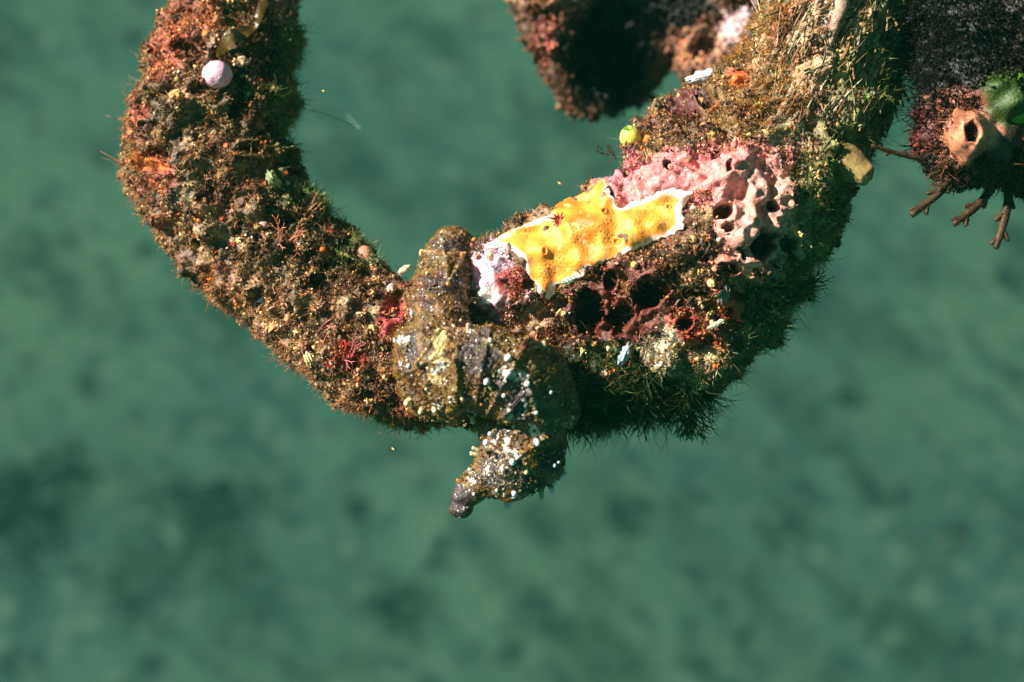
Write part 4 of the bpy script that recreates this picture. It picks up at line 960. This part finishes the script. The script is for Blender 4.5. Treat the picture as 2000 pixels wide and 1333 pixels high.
def fingers():
    k = 0
    for (u0, v0, u1, v1, r, lab) in [(1862, 345, 1780, 420, 9, 'leftmost of the dark finger-like weeds, pointing down left'), (1930, 375, 1862, 438, 9, 'middle dark finger-like weed, pointing down left'),
                                     (1972, 375, 1944, 485, 10, 'rightmost and lowest dark finger-like weed, hanging straight down'), (1815, 303, 1702, 285, 5, 'long thin dark twig reaching left from the right-hand branch'),
                                     (1885, 320, 1832, 372, 8, 'short brown finger-like weed above the leftmost long one')]:
        parts = []; q_ = lambda a, b, w_: G(1000 + (a - 1000) * .96, 666.5 + (b - 666.5) * .96, w_); a, b = q_(u0, v0, W2 - 30), q_(u1, v1, W2 - 40); a = a + (a - b) * 0.45 + [0, 25, 0]; r = r * 0.85; d_ = (b - a); pr = np.cross(d_ / np.linalg.norm(d_), [0, 1, 0])
        mid = (a + b) / 2 + pr * 7
        parts.append(tube(np.array([[*a, r * 1.1], [*mid, r], [*b, r * 0.75]]), 12, 8))
        for t, s in ((.35, 1), (.55, -1), (.75, 1), (.85, -1)):
            p = a * (1 - t) + b * t + pr * 5; e = d_ / np.linalg.norm(d_) + pr * s * 0.8; parts.append(tube(np.array([[*p, r * .7], [*(p + e * r * 1.6), r * .6], [*(p + e * r * 2.4), r * .4]]), 8, 3))
        X, f = join(parts); N_ = vnormals(X, f); X = X + N_ * (1.6 * fbm(X, 14, 7, 2))[:, None]
        P, Nn = surf_sample(X, f, N_, 260); g = sticks(P, Nn, rng.uniform(2, 7, 260), rng.uniform(.3, .6, 260), .5, 2)
        X2, f2 = join([(X, f), g[:2]])
        tag(put('finger_weed' if k != 3 else 'weed_twig', X2, f2, M_TURF, vc(X2, (66, 48, 32), 0.8, 5, 12)), lab, 'seaweed', 'finger weeds on the right-hand branch' if k != 3 else None); k += 1
fingers()

# ------------------------------------------------------------------ drifting specks
for (u_, v_, r, lab) in [(1093, 362, 4, 'tiny curled orange speck drifting in the water above the orange sponge'), (637, 184, 3, 'tiny brown speck drifting right of the left limb'), (772, 875, 4, 'tiny pale curl drifting in the water below the branch left of the seahorse head')]:
    X, f = tube(np.array([[*G(u_ - r, v_ - r * .6, -40), 1.0], [*G(u_, v_ + r * .2, -44), 1.7], [*G(u_ + r, v_ + r * .4, -40), 0.8]]), 8, 4)
    tag(put('drifting_speck', X, f, M_PALE, vc(X, (206, 160, 90))), lab, 'speck')

# ------------------------------------------------------------------ weed clumps on the bed
def bed_at(u_, v_):
    d_ = (BASIS.to_3x3() @ Vector(((u_ - 1000) * K, DIST, (666.5 - v_) * K))); o_ = cam_o.matrix_world.translation; t = -o_.z / d_.z; return o_ + d_ * t
M_WEED = mat_col('weed', 0.8, 0.2, 0.0, mottle=0.3)
def bed_clump(u_, v_, r, lab):
    p = bed_at(u_, v_); n = 900; th = rng.random(n) * 2 * math.pi; rad = r * np.sqrt(rng.random(n)) * (1 + .4 * np.sin(th * 3 + u_)) 
    P = np.stack([rad * np.cos(th), rad * np.sin(th), np.zeros(n)], 1)
    D = np.stack([rng.normal(size=n) * .6, rng.normal(size=n) * .6, np.ones(n)], 1); D /= np.linalg.norm(D, axis=1)[:, None]
    X, f, k = sticks(P, D, rng.uniform(.3, .9, n) * r * 0.7, np.full(n, r * 0.05), .5, 2)
    me = raw_mesh('weed_clump', X, f); at = me.color_attributes.new('Col', 'FLOAT_COLOR', 'POINT'); c = np.ones((len(X), 4), np.float32); c[:, :3] = (0.004, 0.018, 0.018); at.data.foreach_set('color', c.ravel())
    me.materials.append(M_WEED); o = bpy.data.objects.new('weed_clump', me); COL.objects.link(o); o.location = p - Vector((0, 0, 0.01)); tag(o, lab, 'weed', 'dark weed clumps on the sea bed')
for a in [(408, 1002, .05, 'blurred dark weed clump on the sea bed, left of the seahorse snout, lone and round'), (238, 1168, .055, 'blurred dark weed clump on the sea bed at lower left, darkest of that side'),
          (1085, 1205, .05, 'small very dark round weed clump on the sea bed at the bottom centre'), (1196, 1288, .055, 'blurred dark weed clump on the sea bed just above the bottom edge, right of centre'),
          (1520, 1032, .04, 'faint small dark weed clump on the sea bed at the lower right'), (772, 1200, .04, 'faint dark weed clump on the sea bed left of the very dark round one'),
          (1810, 1070, .05, 'faint wide dark weed patch on the sea bed at far lower right'), (30, 1010, .08, 'large dim weed patch on the sea bed at the far left edge')]:
    bed_clump(*a)

# ------------------------------------------------------------------ green water
def haze():
    me = bpy.data.meshes.new('haze'); x, y0, y1, z0, z1 = 17, -16, 19, -1.2, HEIGHT + 0.62
    P = [(-x, y0, z0), (x, y0, z0), (x, y1, z0), (-x, y1, z0), (-x, y0, z1), (x, y0, z1), (x, y1, z1), (-x, y1, z1)]
    me.from_pydata(P, [], [(0, 3, 2, 1), (4, 5, 6, 7), (0, 1, 5, 4), (1, 2, 6, 5), (2, 3, 7, 6), (3, 0, 4, 7)])
    m = bpy.data.materials.new('green_water'); m.use_nodes = True; n = m.node_tree; n.nodes.clear()
    o_ = n.nodes.new('ShaderNodeOutputMaterial'); p = n.nodes.new('ShaderNodeVolumePrincipled')
    p.inputs['Color'].default_value = (0.12, 0.66, 0.50, 1); p.inputs['Density'].default_value = 0.022; p.inputs['Anisotropy'].default_value = 0.2
    n.links.new(p.outputs[0], o_.inputs['Volume']); me.materials.append(m)
    o = bpy.data.objects.new('haze', me); COL.objects.link(o); o['kind'] = 'stuff'
haze()
